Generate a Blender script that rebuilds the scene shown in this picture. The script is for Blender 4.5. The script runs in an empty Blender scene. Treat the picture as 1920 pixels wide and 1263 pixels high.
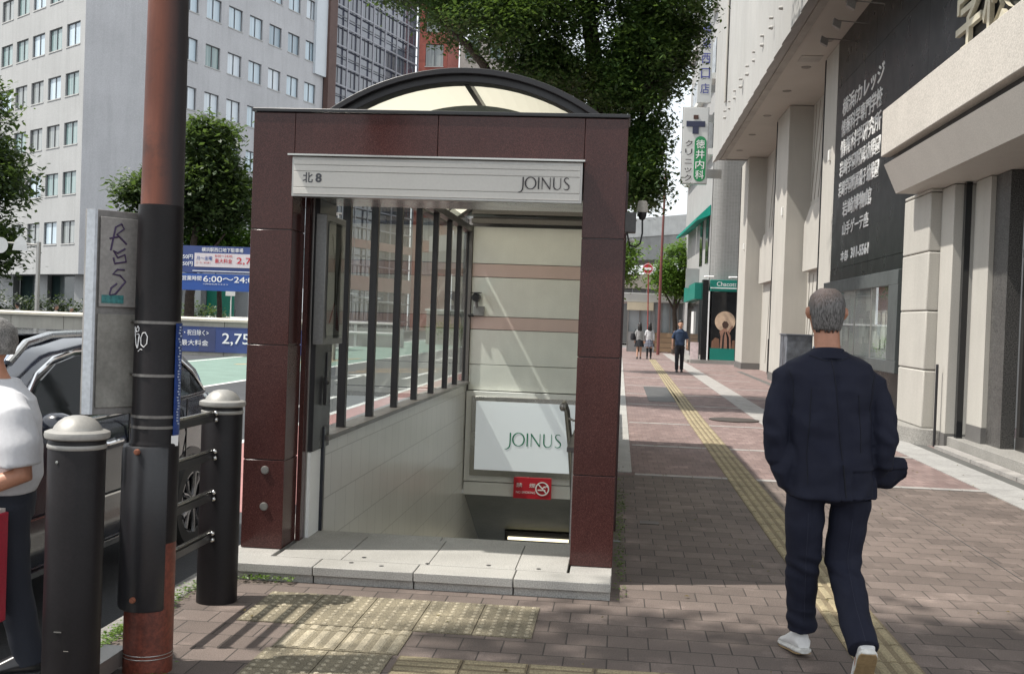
import bpy, bmesh, math, random
from mathutils import Vector, Matrix, noise
random.seed(7)
SC = bpy.context.scene
COL = SC.collection
# ---------------- camera ----------------
F_PX, CX, CY, EYE = 2090.0, 960.0, 631.5, 1.57
ROLL, PITCH, YAW = math.atan(.036), math.atan(33.7/F_PX), math.atan(199.9/F_PX)
def cam_ray(u, v):
    c, s = math.cos(ROLL), math.sin(ROLL)
    a = u*c + v*s; b = -u*s + v*c
    cp, sp = math.cos(PITCH), math.sin(PITCH)
    fw = F_PX*cp - b*sp; up = -F_PX*sp - b*cp
    cy, sy = math.cos(YAW), math.sin(YAW)
    return Vector((a*cy - fw*sy, a*sy + fw*cy, up))
r0 = cam_ray(0, 0)
RT = (cam_ray(1, 0) - r0).normalized(); UP = (cam_ray(0, -1) - r0).normalized(); BK = -r0.normalized()
cam_d = bpy.data.cameras.new('camera'); cam = bpy.data.objects.new('camera', cam_d); COL.objects.link(cam)
m = Matrix((RT, UP, BK)).transposed().to_4x4(); m.translation = (0, 0, EYE); cam.matrix_world = m
cam_d.sensor_width = 36; cam_d.lens = F_PX/1920*36; cam_d.clip_start = .05; cam_d.clip_end = 3000
SC.camera = cam
# ---------------- light ----------------
SUN_EL = math.radians(60)
SUN_TRAVEL = Vector((.95, .24, 0)).normalized()*math.cos(SUN_EL) + Vector((0, 0, -math.sin(SUN_EL)))
w = bpy.data.worlds.new('World'); SC.world = w; w.use_nodes = True
nt = w.node_tree; bg = nt.nodes['Background']
sky = nt.nodes.new('ShaderNodeTexSky'); sky.sky_type = 'NISHITA'; sky.sun_disc = False
sky.sun_elevation = SUN_EL
to_sun = -SUN_TRAVEL
sky.sun_rotation = math.atan2(to_sun.x, to_sun.y)
sky.air_density = 1.4; sky.dust_density = 4.0; sky.ozone_density = 1.5
# thin bright cloud over most of the sky
wt = nt.nodes.new('ShaderNodeTexCoord'); wn = nt.nodes.new('ShaderNodeTexNoise'); wn.inputs['Scale'].default_value = 2.2; wn.inputs['Detail'].default_value = 6
wr = nt.nodes.new('ShaderNodeValToRGB'); wr.color_ramp.elements[0].position = .3; wr.color_ramp.elements[1].position = .55; wr.color_ramp.elements[0].color = (.62, .62, .62, 1)
wm = nt.nodes.new('ShaderNodeMix'); wm.data_type = 'RGBA'; wm.inputs[7].default_value = (5.1, 5.35, 5.6, 1)
nt.links.new(wt.outputs['Generated'], wn.inputs['Vector']); nt.links.new(wn.outputs[0], wr.inputs[0]); nt.links.new(wr.outputs[0], wm.inputs[0])
nt.links.new(sky.outputs[0], wm.inputs[6]); nt.links.new(wm.outputs[2], bg.inputs[0]); bg.inputs[1].default_value = .15
sl = bpy.data.lights.new('sun', 'SUN'); sl.energy = 3.7; sl.angle = math.radians(.9); sl.color = (1, .95, .87)
so = bpy.data.objects.new('sun', sl); COL.objects.link(so)
so.rotation_euler = SUN_TRAVEL.to_track_quat('-Z', 'Y').to_euler()
SC.view_settings.view_transform = 'Standard'; SC.view_settings.look = 'None'
SC.view_settings.gamma = 1; SC.view_settings.exposure = .75
SC.cycles.max_bounces = 8; SC.cycles.transparent_max_bounces = 16
# ---------------- materials ----------------
MATS = {}
def mix(nt, fac, a, b):
    n = nt.nodes.new('ShaderNodeMix'); n.data_type = 'RGBA'
    for s, v in ((n.inputs[0], fac), (n.inputs[6], a), (n.inputs[7], b)):
        if hasattr(v, 'links'): nt.links.new(v, s)
        elif isinstance(v, (int, float)): s.default_value = v
        else: s.default_value = (*v, 1) if len(v) == 3 else v
    return n.outputs[2]
def node(nt, t, **kw):
    n = nt.nodes.new(t)
    for k, v in kw.items(): setattr(n, k, v)
    return n
def tc(nt, scale=(1, 1, 1), out='Object', rot=(0, 0, 0)):
    t = node(nt, 'ShaderNodeTexCoord'); mp = node(nt, 'ShaderNodeMapping')
    mp.inputs[3].default_value = scale; mp.inputs[2].default_value = rot
    nt.links.new(t.outputs[out], mp.inputs[0]); return mp.outputs[0]
def noi(nt, vec, scale, detail=3, rough=.55):
    n = node(nt, 'ShaderNodeTexNoise'); n.inputs['Scale'].default_value = scale
    n.inputs['Detail'].default_value = detail; n.inputs['Roughness'].default_value = rough
    nt.links.new(vec, n.inputs['Vector']); return n.outputs[0]
def ramp(nt, v, a, b, c0=(0, 0, 0), c1=(1, 1, 1)):
    r = node(nt, 'ShaderNodeValToRGB'); r.color_ramp.elements[0].position = a; r.color_ramp.elements[1].position = b
    r.color_ramp.elements[0].color = (*c0, 1); r.color_ramp.elements[1].color = (*c1, 1)
    nt.links.new(v, r.inputs[0]); return r.outputs[0]
def bumpn(nt, h, strength, dist=.01):
    b = node(nt, 'ShaderNodeBump'); b.inputs['Strength'].default_value = strength; b.inputs['Distance'].default_value = dist
    nt.links.new(h, b.inputs['Height']); return b.outputs[0]
def sc(c, k): return tuple(min(1, x*k) for x in c)
def M(name, col=(.5, .5, .5), rough=.6, metal=0, var=.12, vs=1.5, fine=.08, fs=60, bump=0, bs=80, spec=.5, streak=0, coat=0, dist=.005):
    """general paint/stone/fabric: base colour broken up by large and fine noise, optional vertical streaks"""
    if name in MATS: return MATS[name]
    m = bpy.data.materials.new(name); m.use_nodes = True; nt = m.node_tree; p = nt.nodes['Principled BSDF']
    v = tc(nt)
    c = mix(nt, ramp(nt, noi(nt, v, vs, 4), .3, .7), sc(col, 1-var), sc(col, 1+var))
    if fine: c = mix(nt, ramp(nt, noi(nt, v, fs, 2), .35, .65), c, mix_dark(nt, c, 1-fine*2))
    if streak:
        v2 = tc(nt, (1, 1, .08))
        c = mix(nt, ramp(nt, noi(nt, v2, 2.2, 5, .7), .45, .75), c, mix_dark(nt, c, 1-streak))
    nt.links.new(c, p.inputs['Base Color'])
    r = ramp(nt, noi(nt, v, vs*3, 3), .2, .8, (max(0, rough-.07),)*3, (min(1, rough+.07),)*3)
    nt.links.new(r, p.inputs['Roughness'])
    p.inputs['Metallic'].default_value = metal; p.inputs['Specular IOR Level'].default_value = spec
    if coat: p.inputs['Coat Weight'].default_value = coat; p.inputs['Coat Roughness'].default_value = .05
    if bump: nt.links.new(bumpn(nt, noi(nt, v, bs, 3), bump, dist), p.inputs['Normal'])
    MATS[name] = m; return m
def mix_dark(nt, c, k):
    n = node(nt, 'ShaderNodeMix'); n.data_type = 'RGBA'; n.blend_type = 'MULTIPLY'; n.inputs[0].default_value = 1
    nt.links.new(c, n.inputs[6]); n.inputs[7].default_value = (k, k, k, 1); return n.outputs[2]
def brickmat(name, c1, c2, mortar, bw, rh, ms, offset=.5, axes='XY', rough=.8, bump=.5, speck=.25, sat=None, dirt=.25, gum_dapple=False):
    if name in MATS: return MATS[name]
    m = bpy.data.materials.new(name); m.use_nodes = True; nt = m.node_tree; p = nt.nodes['Principled BSDF']
    rot = {'XY': (0, 0, 0), 'YZ': (0, -math.pi/2, -math.pi/2), 'XZ': (-math.pi/2, 0, 0)}[axes]
    t = node(nt, 'ShaderNodeTexCoord')
    v = t.outputs['Object']
    sep = node(nt, 'ShaderNodeSeparateXYZ'); cmb = node(nt, 'ShaderNodeCombineXYZ'); nt.links.new(v, sep.inputs[0])
    a, b_ = {'XY': (0, 1), 'YZ': (1, 2), 'XZ': (0, 2)}[axes]
    nt.links.new(sep.outputs[a], cmb.inputs[0]); nt.links.new(sep.outputs[b_], cmb.inputs[1])
    bt = node(nt, 'ShaderNodeTexBrick'); bt.offset = offset; bt.squash = 1
    nt.links.new(cmb.outputs[0], bt.inputs['Vector'])
    for k, val in (('Scale', 1), ('Mortar Size', ms), ('Mortar Smooth', .15), ('Brick Width', bw), ('Row Height', rh)): bt.inputs[k].default_value = val
    bt.inputs['Color1'].default_value = (*c1, 1); bt.inputs['Color2'].default_value = (*c2, 1); bt.inputs['Mortar'].default_value = (*mortar, 1)
    c = bt.outputs['Color']
    c = mix(nt, ramp(nt, noi(nt, v, 170, 2, .7), .4, .62), mix_dark(nt, c, 1-speck), c)
    c = mix(nt, ramp(nt, noi(nt, v, .9, 5, .65), .35, .7), c, mix_dark(nt, c, 1-dirt))
    if gum_dapple:
        vo = node(nt, 'ShaderNodeTexVoronoi'); vo.inputs['Scale'].default_value = 2.6; nt.links.new(v, vo.inputs['Vector'])
        c = mix(nt, ramp(nt, vo.outputs['Distance'], .035, .06), mix_dark(nt, c, .55), c)
        c = mix(nt, ramp(nt, noi(nt, v, 2.7, 4, .7), .55, .68), c, mix_dark(nt, c, 1.45))  # paler patches painted into the pavers for dappled light
    nt.links.new(c, p.inputs['Base Color']); p.inputs['Roughness'].default_value = rough
    inv = node(nt, 'ShaderNodeMath', operation='SUBTRACT'); inv.inputs[0].default_value = 1; nt.links.new(bt.outputs['Fac'], inv.inputs[1])
    ad = node(nt, 'ShaderNodeMath', operation='ADD'); nt.links.new(inv.outputs[0], ad.inputs[0])
    mu = node(nt, 'ShaderNodeMath', operation='MULTIPLY'); nt.links.new(noi(nt, v, 120, 3), mu.inputs[0]); mu.inputs[1].default_value = .5
    nt.links.new(mu.outputs[0], ad.inputs[1])
    nt.links.new(bumpn(nt, ad.outputs[0], bump, .004), p.inputs['Normal'])
    MATS[name] = m; return m
def glass_mat(name, tint=(.9, .95, .93), rough=0.0, refl=1.0):
    if name in MATS: return MATS[name]
    m = bpy.data.materials.new(name); m.use_nodes = True; nt = m.node_tree
    for n in list(nt.nodes):
        if n.type != 'OUTPUT_MATERIAL': nt.nodes.remove(n)
    out = [n for n in nt.nodes if n.type == 'OUTPUT_MATERIAL'][0]
    tr = node(nt, 'ShaderNodeBsdfTransparent'); tr.inputs[0].default_value = (*tint, 1)
    gl = node(nt, 'ShaderNodeBsdfGlossy'); gl.inputs['Roughness'].default_value = rough
    fr = node(nt, 'ShaderNodeFresnel'); fr.inputs[0].default_value = 1.5
    mu = node(nt, 'ShaderNodeMath', operation='MULTIPLY'); nt.links.new(fr.outputs[0], mu.inputs[0]); mu.inputs[1].default_value = refl*1.6; mu.use_clamp = True
    mx = node(nt, 'ShaderNodeMixShader'); nt.links.new(mu.outputs[0], mx.inputs[0]); nt.links.new(tr.outputs[0], mx.inputs[1]); nt.links.new(gl.outputs[0], mx.inputs[2])
    nt.links.new(mx.outputs[0], out.inputs[0]); MATS[name] = m; return m
def leaf_mat(name, c1, c2, trans=.35):
    if name in MATS: return MATS[name]
    m = bpy.data.materials.new(name); m.use_nodes = True; nt = m.node_tree; p = nt.nodes['Principled BSDF']
    g = node(nt, 'ShaderNodeNewGeometry')
    c = mix(nt, g.outputs['Random Per Island'], c1, c2)
    v = tc(nt); c = mix(nt, ramp(nt, noi(nt, v, .55, 2), .35, .65), mix_dark(nt, c, .6), c)
    nt.links.new(c, p.inputs['Base Color']); p.inputs['Roughness'].default_value = .45
    tl = node(nt, 'ShaderNodeBsdfTranslucent'); c2_ = mix(nt, .5, c, (.16, .25, .03)); nt.links.new(c2_, tl.inputs[0])
    mx = node(nt, 'ShaderNodeMixShader'); mx.inputs[0].default_value = trans
    out = [n for n in nt.nodes if n.type == 'OUTPUT_MATERIAL'][0]
    nt.links.new(p.outputs[0], mx.inputs[1]); nt.links.new(tl.outputs[0], mx.inputs[2]); nt.links.new(mx.outputs[0], out.inputs[0])
    MATS[name] = m; return m
def emis(name, col, s):
    if name in MATS: return MATS[name]
    m = bpy.data.materials.new(name); m.use_nodes = True; p = m.node_tree.nodes['Principled BSDF']
    p.inputs['Base Color'].default_value = (*col, 1); p.inputs['Emission Color'].default_value = (*col, 1); p.inputs['Emission Strength'].default_value = s
    MATS[name] = m; return m
# ---------------- mesh builder ----------------
class B:
    def __init__(s): s.v = []; s.f = []; s.mi = []
    def face(s, pts, mi=0):
        i = len(s.v); s.v += [tuple(p) for p in pts]; s.f.append(list(range(i, i+len(pts)))); s.mi.append(mi); return s
    def box(s, x0, x1, y0, y1, z0, z1, mi=0):
        i = len(s.v)
        s.v += [(x0, y0, z0), (x1, y0, z0), (x1, y1, z0), (x0, y1, z0), (x0, y0, z1), (x1, y0, z1), (x1, y1, z1), (x0, y1, z1)]
        for q in ((3, 2, 1, 0), (4, 5, 6, 7), (0, 1, 5, 4), (1, 2, 6, 5), (2, 3, 7, 6), (3, 0, 4, 7)): s.f.append([i+k for k in q]); s.mi.append(mi)
        return s
    def obox(s, O, U, V, W, mi=0):
        """box from corner O along vectors U, V, W"""
        O, U, V, W = map(Vector, (O, U, V, W)); i = len(s.v)
        if U.cross(V).dot(W) < 0: U, V = V, U
        s.v += [tuple(p) for p in (O, O+U, O+U+V, O+V, O+W, O+U+W, O+U+V+W, O+V+W)]
        for q in ((3, 2, 1, 0), (4, 5, 6, 7), (0, 1, 5, 4), (1, 2, 6, 5), (2, 3, 7, 6), (3, 0, 4, 7)): s.f.append([i+k for k in q]); s.mi.append(mi)
        return s
    def rings(s, rings, mi=0, cap0=True, cap1=True, closed=True):
        n = len(rings[0]); i = len(s.v)
        for r in rings: s.v += [tuple(p) for p in r]
        for k in range(len(rings)-1):
            for j in range(n if closed else n-1):
                a = i+k*n+j; b = i+k*n+(j+1) % n
                s.f.append([a, b, b+n, a+n]); s.mi.append(mi)
        if cap0: s.f.append([i+j for j in reversed(range(n))]); s.mi.append(mi)
        if cap1: s.f.append([i+(len(rings)-1)*n+j for j in range(n)]); s.mi.append(mi)
        return s
    def tube(s, pts, rad, seg=10, mi=0, flat=1.0):
        pts = [Vector(p) for p in pts]; n = len(pts)
        if isinstance(rad, (int, float)): rad = [rad]*n
        rr = []; prev = None
        for k, p in enumerate(pts):
            t = (pts[min(k+1, n-1)] - pts[max(k-1, 0)]).normalized()
            if prev is None:
                a = Vector((1, 0, 0)) if abs(t.x) < .8 else Vector((0, 1, 0)); u = (a - t*a.dot(t)).normalized()
            else: u = (prev - t*prev.dot(t)).normalized()
            prev = u; vv = t.cross(u)
            r = rad[k]; ra, rb = r if isinstance(r, tuple) else (r, r*flat)
            rr.append([p + u*ra*math.cos(2*math.pi*j/seg) + vv*rb*math.sin(2*math.pi*j/seg) for j in range(seg)])
        return s.rings(rr, mi)
    def lathe(s, c, prof, seg=32, mi=0, axis='Z'):
        rr = []
        for r, h in prof:
            ring = []
            for j in range(seg):
                a = 2*math.pi*j/seg; x, y = r*math.cos(a), r*math.sin(a)
                if axis == 'Z': ring.append((c[0]+x, c[1]+y, c[2]+h))
                elif axis == 'X': ring.append((c[0]+h, c[1]+x, c[2]+y))
                else: ring.append((c[0]+y, c[1]+h, c[2]+x))
            rr.append(ring)
        return s.rings(rr, mi, cap0=prof[0][0] < .02, cap1=prof[-1][0] < .02)
    def ell(s, c, r, seg=16, rows=10, mi=0):
        rr = []
        for k in range(1, rows):
            t = math.pi*k/rows
            rr.append([(c[0]+r[0]*math.sin(t)*math.cos(2*math.pi*j/seg), c[1]+r[1]*math.sin(t)*math.sin(2*math.pi*j/seg), c[2]-r[2]*math.cos(t)) for j in range(seg)])
        return s.rings(rr, mi)
    def prism(s, pts, d, mi=0):
        """closed polygon (3D, planar) extruded by vector d"""
        d = Vector(d); a = [Vector(p) for p in pts]; return s.rings([a, [p+d for p in a]], mi)
    def grid(s, O, U, V, us, vs, holes, mi=0, depth=None, N=None, mi2=None):
        """wall sheet with rectangular holes; reveals go back by depth along -N"""
        O, U, V = Vector(O), Vector(U), Vector(V)
        us = sorted(set(us + [h[0] for h in holes] + [h[1] for h in holes])); vs = sorted(set(vs + [h[2] for h in holes] + [h[3] for h in holes]))
        P = lambda a, b: O+U*a+V*b
        for a0, a1 in zip(us, us[1:]):
            for b0, b1 in zip(vs, vs[1:]):
                ca, cb = (a0+a1)/2, (b0+b1)/2
                if any(h[0] < ca < h[1] and h[2] < cb < h[3] for h in holes): continue
                s.face([P(a0, b0), P(a1, b0), P(a1, b1), P(a0, b1)], mi)
        if depth:
            D_ = -Vector(N)*depth; k = mi if mi2 is None else mi2
            for h in holes:
                c = [P(h[0], h[2]), P(h[1], h[2]), P(h[1], h[3]), P(h[0], h[3])]
                for q in range(4): s.face([c[q], c[(q+1) % 4], c[(q+1) % 4]+D_, c[q]+D_], k)
        return s
    def mesh(s, name):
        me = bpy.data.meshes.new(name); me.from_pydata(s.v, [], s.f); me.polygons.foreach_set('material_index', s.mi); me.update()
        return me
def clean(me, smooth=None, merge=True):
    bm = bmesh.new(); bm.from_mesh(me)
    if merge: bmesh.ops.remove_doubles(bm, verts=bm.verts, dist=1e-5)
    bmesh.ops.recalc_face_normals(bm, faces=bm.faces)
    if smooth is not None:
        for f in bm.faces: f.smooth = True
        for e in bm.edges:
            if len(e.link_faces) == 2 and e.calc_face_angle(0) > math.radians(smooth): e.smooth = False
    bm.to_mesh(me); bm.free(); me.update()
def rootloc(o):
    v = Vector((0, 0, 0))
    while o is not None: v += o.location; o = o.parent
    return v
SPLIT = {'wall_groove', 'ground_pillar', 'glazing_post', 'wheel_arch', 'steel_band', 'door_seam', 'wall_plug', 'end_knob', 'downlight', 'wall_lamp_stud', 'anchor_hole', 'canopy_downlight', 'spot_lamp',
         'roof_rib', 'door_post', 'rusty_bolt', 'awning', 'stair_step', 'pier', 'bottom_board', 'paper', 'side_trim', 'sill', 'parapet_wall', 'stocking', 'eye', 'bracket', 'wheel', 'wire', 'clamp', 'step', 'shutter', 'dark_patch', 'floor_slab', 'lintel', 'end_wall_frame', 'door_lock', 'booth_wall', 'case_frame', 'scratch'}
def pieces(b):
    par = list(range(len(b.v)))
    def find(a):
        while par[a] != a: par[a] = par[par[a]]; a = par[a]
        return a
    for f in b.f:
        r = find(f[0])
        for q in f[1:]: par[find(q)] = r
    grp = {}
    for k, f in enumerate(b.f): grp.setdefault(find(f[0]), []).append(k)
    out = []
    for ks in grp.values():
        nb = B(); mp = {}
        for k in ks:
            nf = []
            for q in b.f[k]:
                if q not in mp: mp[q] = len(nb.v); nb.v.append(b.v[q])
                nf.append(mp[q])
            nb.f.append(nf); nb.mi.append(b.mi[k])
        out.append(nb)
    return out
def P(name, b, mats, parent=None, world=True, smooth=35, bev=0, label=None, merge=True, recalc=True):
    if isinstance(b, B) and name in SPLIT:
        pcs = pieces(b)
        if len(pcs) > 1:
            res = [P1(name, q, mats, parent, world, smooth, bev, label, merge, recalc) for q in pcs]; return res[0]
    return P1(name, b, mats, parent, world, smooth, bev, label, merge, recalc)
def P1(name, b, mats, parent=None, world=True, smooth=35, bev=0, label=None, merge=True, recalc=True):
    me = b.mesh(name) if isinstance(b, B) else b
    if recalc: clean(me, smooth, merge)
    if not isinstance(mats, (list, tuple)): mats = [mats]
    for x in mats: me.materials.append(x)
    if parent is not None and world: me.transform(Matrix.Translation(-rootloc(parent)))
    o = bpy.data.objects.new(name, me); COL.objects.link(o)
    if parent is not None: o.parent = parent
    if bev:
        md = o.modifiers.new('bevel', 'BEVEL'); md.width = bev; md.segments = 2; md.limit_method = 'ANGLE'; md.angle_limit = math.radians(40)
    if label: o['label'] = label
    return o
def TH(name, label, cat, loc, group=None, rot=0):
    o = bpy.data.objects.new(name, None); COL.objects.link(o); o.location = loc; o.rotation_euler = (0, 0, rot)
    o.empty_display_size = .2
    o['label'] = label; o['category'] = cat
    if group: o['group'] = group
    return o
def TAG(o, label, cat, group=None):
    o['label'] = label; o['category'] = cat
    if group: o['group'] = group
    return o
def ST(name, b, mats, smooth=35, kind='structure', **k):
    o = P(name, b, mats, smooth=smooth, **k); o['kind'] = kind; return o
def dup(o, loc=None, rot=None, label=None, parent=None):
    c = o.copy(); COL.objects.link(c)
    if parent is not None: c.parent = parent
    if loc is not None: c.location = loc
    if rot is not None: c.rotation_euler = (0, 0, rot)
    if label: c['label'] = label
    for ch in list(o.children): dup(ch, parent=c)
    return c
def text_mesh(body, O, U, V, fit, ext=.002, bold=0, name='lettering', sx=1):
    """font outline as a mesh, fitted into a w x h box whose lower left corner is O"""
    cu = bpy.data.curves.new(name, 'FONT'); cu.body = body; cu.extrude = .5; cu.offset = bold; cu.resolution_u = 3
    o = bpy.data.objects.new(name, cu); COL.objects.link(o)
    bpy.context.view_layer.update()
    dg = bpy.context.evaluated_depsgraph_get()
    me = bpy.data.meshes.new_from_object(o.evaluated_get(dg))
    bpy.data.objects.remove(o); bpy.data.curves.remove(cu)
    if not me.vertices: return me
    xs = [v.co.x for v in me.vertices]; ys = [v.co.y for v in me.vertices]
    x0, x1, y0, y1 = min(xs), max(xs), min(ys), max(ys)
    U, V, O = Vector(U), Vector(V), Vector(O); N = U.cross(V)
    kx = fit[0]/max(1e-6, x1-x0); ky = fit[1]/max(1e-6, y1-y0)
    if fit[0] == 0: kx = ky*sx
    for v in me.vertices:
        x, y, z = v.co; v.co = O + U*((x-x0)*kx) + V*((y-y0)*ky) + N*((z+.5)*ext)
    return me
def TX(body, O, U, V, fit, mat, parent, name='lettering', ext=.002, bold=0, label=None):
    me = text_mesh(body, O, U, V, fit, ext, bold)
    return P(name, me, mat, parent, smooth=None, recalc=False, label=label)
def logo(O, U, V, h, ext, mat, parent, name='lettering'):
    """JOINUS in thin flared capitals, J dropping below the line"""
    O, U, V = Vector(O), Vector(U), Vector(V); N = U.cross(V); b = B()
    def strip(pts, ws):
        n = len(pts); L = []; R = []
        for k in range(n):
            p = Vector(pts[k]); t = (Vector(pts[min(k+1, n-1)]) - Vector(pts[max(k-1, 0)])); t.normalize(); q = Vector((-t.y, t.x)); w_ = ws[k] if isinstance(ws, list) else ws
            L.append(p+q*w_/2); R.append(p-q*w_/2)
        T = lambda p, e: O + U*(p.x*h) + V*(p.y*h) + N*e
        for k in range(n-1):
            b.obox_like([T(x, 0) for x in (L[k], L[k+1], R[k+1], R[k])], [T(x, ext) for x in (L[k], L[k+1], R[k+1], R[k])])
    strip([(.3, 1), (.3, .45), (.29, .1), (.25, -.08), (.16, -.2), (.03, -.27), (-.12, -.28)], [.1, .1, .1, .1, .09, .06, .02])
    def ring(cx, rx, n=28):
        pts = []; ws = []
        for k in range(n+1):
            a = 2*math.pi*k/n; pts.append((cx+rx*math.cos(a), .5+.5*math.sin(a))); ws.append(.045+.07*abs(math.cos(a)))
        strip(pts, ws)
    ring(.94, .44)
    strip([(1.62, 0), (1.62, 1)], .105)
    strip([(1.92, 0), (1.92, 1)], .05); strip([(1.9, .97), (2.58, .03)], .105); strip([(2.6, 1), (2.6, 0)], .05)
    pts = [(2.9, 1)] + [(3.19-.29*math.cos(a), .3-.3*math.sin(a)) for a in [math.pi*k/14 for k in range(15)]] + [(3.48, 1)]
    strip(pts, [.1, .1]+[.09]*5+[.05]*9+[.045])
    pts = [(4.16, .9), (4.08, .98), (3.97, 1), (3.84, .95), (3.79, .82), (3.82, .7), (3.92, .58), (4.06, .46), (4.18, .34), (4.2, .2), (4.14, .07), (4.0, 0), (3.86, .01), (3.75, .09)]
    strip(pts, [.03, .05, .06, .07, .08, .09, .1, .11, .1, .09, .08, .06, .05, .03])
    return P(name, b, mat, parent, smooth=None, recalc=False)
def _obl(s, a, c):
    i = len(s.v); s.v += [tuple(p) for p in a+c]
    for q in ((0, 1, 2, 3), (7, 6, 5, 4), (0, 4, 5, 1), (1, 5, 6, 2), (2, 6, 7, 3), (3, 7, 4, 0)): s.f.append([i+k for k in q]); s.mi.append(0)
B.obox_like = _obl
X_, Y_, Z_ = Vector((1, 0, 0)), Vector((0, 1, 0)), Vector((0, 0, 1))
# ---- common materials
granite = M('red_granite', (.078, .030, .027), streak=.25, rough=.17, spec=.32, var=.12, vs=2, fine=.28, fs=230, bump=.0)
def speckle(m, fs, amt, light):
    nt = m.node_tree; p = nt.nodes['Principled BSDF']; l = p.inputs['Base Color'].links[0].from_socket
    c = mix(nt, ramp(nt, noi(nt, tc(nt), fs, 1), .62, .68), l, light); c2 = mix(nt, amt, l, c); nt.links.new(c2, p.inputs['Base Color'])
speckle(granite, 260, .7, (.14, .055, .048))
bronze = M('bronze_frame', (.014, .012, .014), rough=.35, var=.1, fine=.03)
dark = M('dark_paint', (.022, .022, .025), rough=.35, var=.15)
black = M('black_gloss', (.008, .009, .011), rough=.12, var=.1, fine=0)
alu = M('aluminium', (.42, .41, .39), rough=.35, metal=.8, var=.06, fine=.03)
steel = M('stainless', (.5, .49, .46), rough=.25, metal=1, var=.05, fine=.02)
white = M('white_paint', (.76, .76, .74), rough=.45, var=.05, fine=.02, streak=.06)
cream = M('cream_panel', (.74, .745, .69), rough=.4, var=.05, vs=3, fine=.02, streak=.06)
concrete = M('concrete', (.34, .33, .30), rough=.85, var=.12, fine=.1, streak=.15)
lgran = M('grey_granite', (.42, .41, .385), rough=.6, var=.12, vs=2.5, fine=.2, fs=150, bump=.25, bs=200)
glass = glass_mat('clear_glass')
green = M('teal_paint', (.0, .17, .13), rough=.5, var=.05, fine=0)
red = M('red_paint', (.5, .015, .03), rough=.4, var=.05, fine=0)
ink = M('dark_ink', (.03, .025, .03), rough=.5, fine=0)
whiteink = M('white_ink', (.8, .8, .8), rough=.5, var=.02, fine=0)
# ================= SETTING =================
HX0, HX1, HY0, HY1 = -2.0, -.24, 7.36, 14.62          # stairwell opening
asphalt = M('asphalt', (.055, .057, .062), rough=.85, var=.15, vs=.6, fine=.2, fs=120, bump=.3, bs=150)
far_ground = M('far_ground', (.16, .155, .15), rough=.9, var=.2, vs=.1)
b = B(); b.grid((-900, -600, -.16), X_, Y_, [0, 1800], [0, 2400], [(900+HX0, 900+HX1, 600+HY0, 600+HY1)])
ST('ground', b, far_ground)
b = B().face([(-60, -30, -.12), (-2.4, -30, -.12), (-2.4, 160, -.12), (-60, 160, -.12)]); ST('road', b, asphalt)
rgreen = M('green_road_paint', (.17, .255, .215), rough=.8, var=.1, fine=.15); rpink = M('pink_road_paint', (.36, .17, .16), rough=.8, var=.1, fine=.15)
b = B().face([(-13.6, -20, -.116), (-8.85, -20, -.116), (-8.85, 120, -.116), (-13.6, 120, -.116)]); ST('green_lane', b, rgreen)
b = B().face([(-4.7, 9, -.116), (-2.75, 9, -.116), (-2.75, 120, -.116), (-4.7, 120, -.116)]); ST('pink_lane', b, rpink)
b = B()
def mark(x0, y0, x1, y1, wd=.15, z=-.112):
    d = Vector((x1-x0, y1-y0, 0)).normalized(); q = Vector((-d.y, d.x, 0))*wd/2
    p, r = Vector((x0, y0, z)), Vector((x1, y1, z)); b.face([p-q, r-q, r+q, p+q])
for y in range(2, 110, 10): mark(-8.8, y, -8.8, y+7)
for y in range(5, 110, 12): mark(-5.6, y, -5.6, y+5)
mark(-4.72, 9, -4.72, 110, .12); mark(-13.3, -10, -13.3, 110)
for y in (27, 42): mark(-6.9, y, -6.9, y+3, .15); b.face([(-7.3, y+2.6, -.112), (-6.5, y+2.6, -.112), (-6.9, y+4, -.112)])
ST('lane_marking', b, M('road_white', (.7, .7, .68), rough=.8, fine=.2))
b = B()
for k in range(3): mark(-11.6+k*.5, 33+k*1.5, -9.6, 37+k*2, .14); mark(-7.6, 31+k, -5.4, 33.5+k*1.3, .1)
ST('orange_marking', b, M('road_orange', (.65, .36, .12), rough=.8, fine=.2))
# pavement: slab with a kerb, stairwell left open
paver = brickmat('brown_paver', (.158, .124, .108), (.228, .180, .157), (.06, .05, .044), .2, .2, .0035, speck=.42, dirt=.35, bump=.9, gum_dapple=True)
pinkp = brickmat('pink_paver', (.27, .195, .18), (.20, .138, .128), (.13, .10, .095), .11, .22, .003, speck=.25, dirt=.28, gum_dapple=True)
b = B(); b.grid((-2.3, -12, 0), X_, Y_, [0, 9.3], [0, 23.6], [(2.3+HX0, 2.3+HX1, 12+HY0, 23.6)])
ST('pavement', b, paver)
pinkb = B(); pinkb.grid((-2.3, 11.6, 0), X_, Y_, [0, 11.3], [0, 60], [(2.3+HX0, 2.3+HX1, -.01, HY1-11.6)]); ST('far_pavement', pinkb, pinkp)
kerbm = M('kerb_stone', (.30, .29, .27), rough=.8, var=.15, fine=.2, streak=.1)
b = B()
for k in range(90):
    y = -12+k*.95; b.box(-2.44, -2.3, y, y+.942, -.3, .006)
ST('kerb', b, kerbm, bev=.01)
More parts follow.
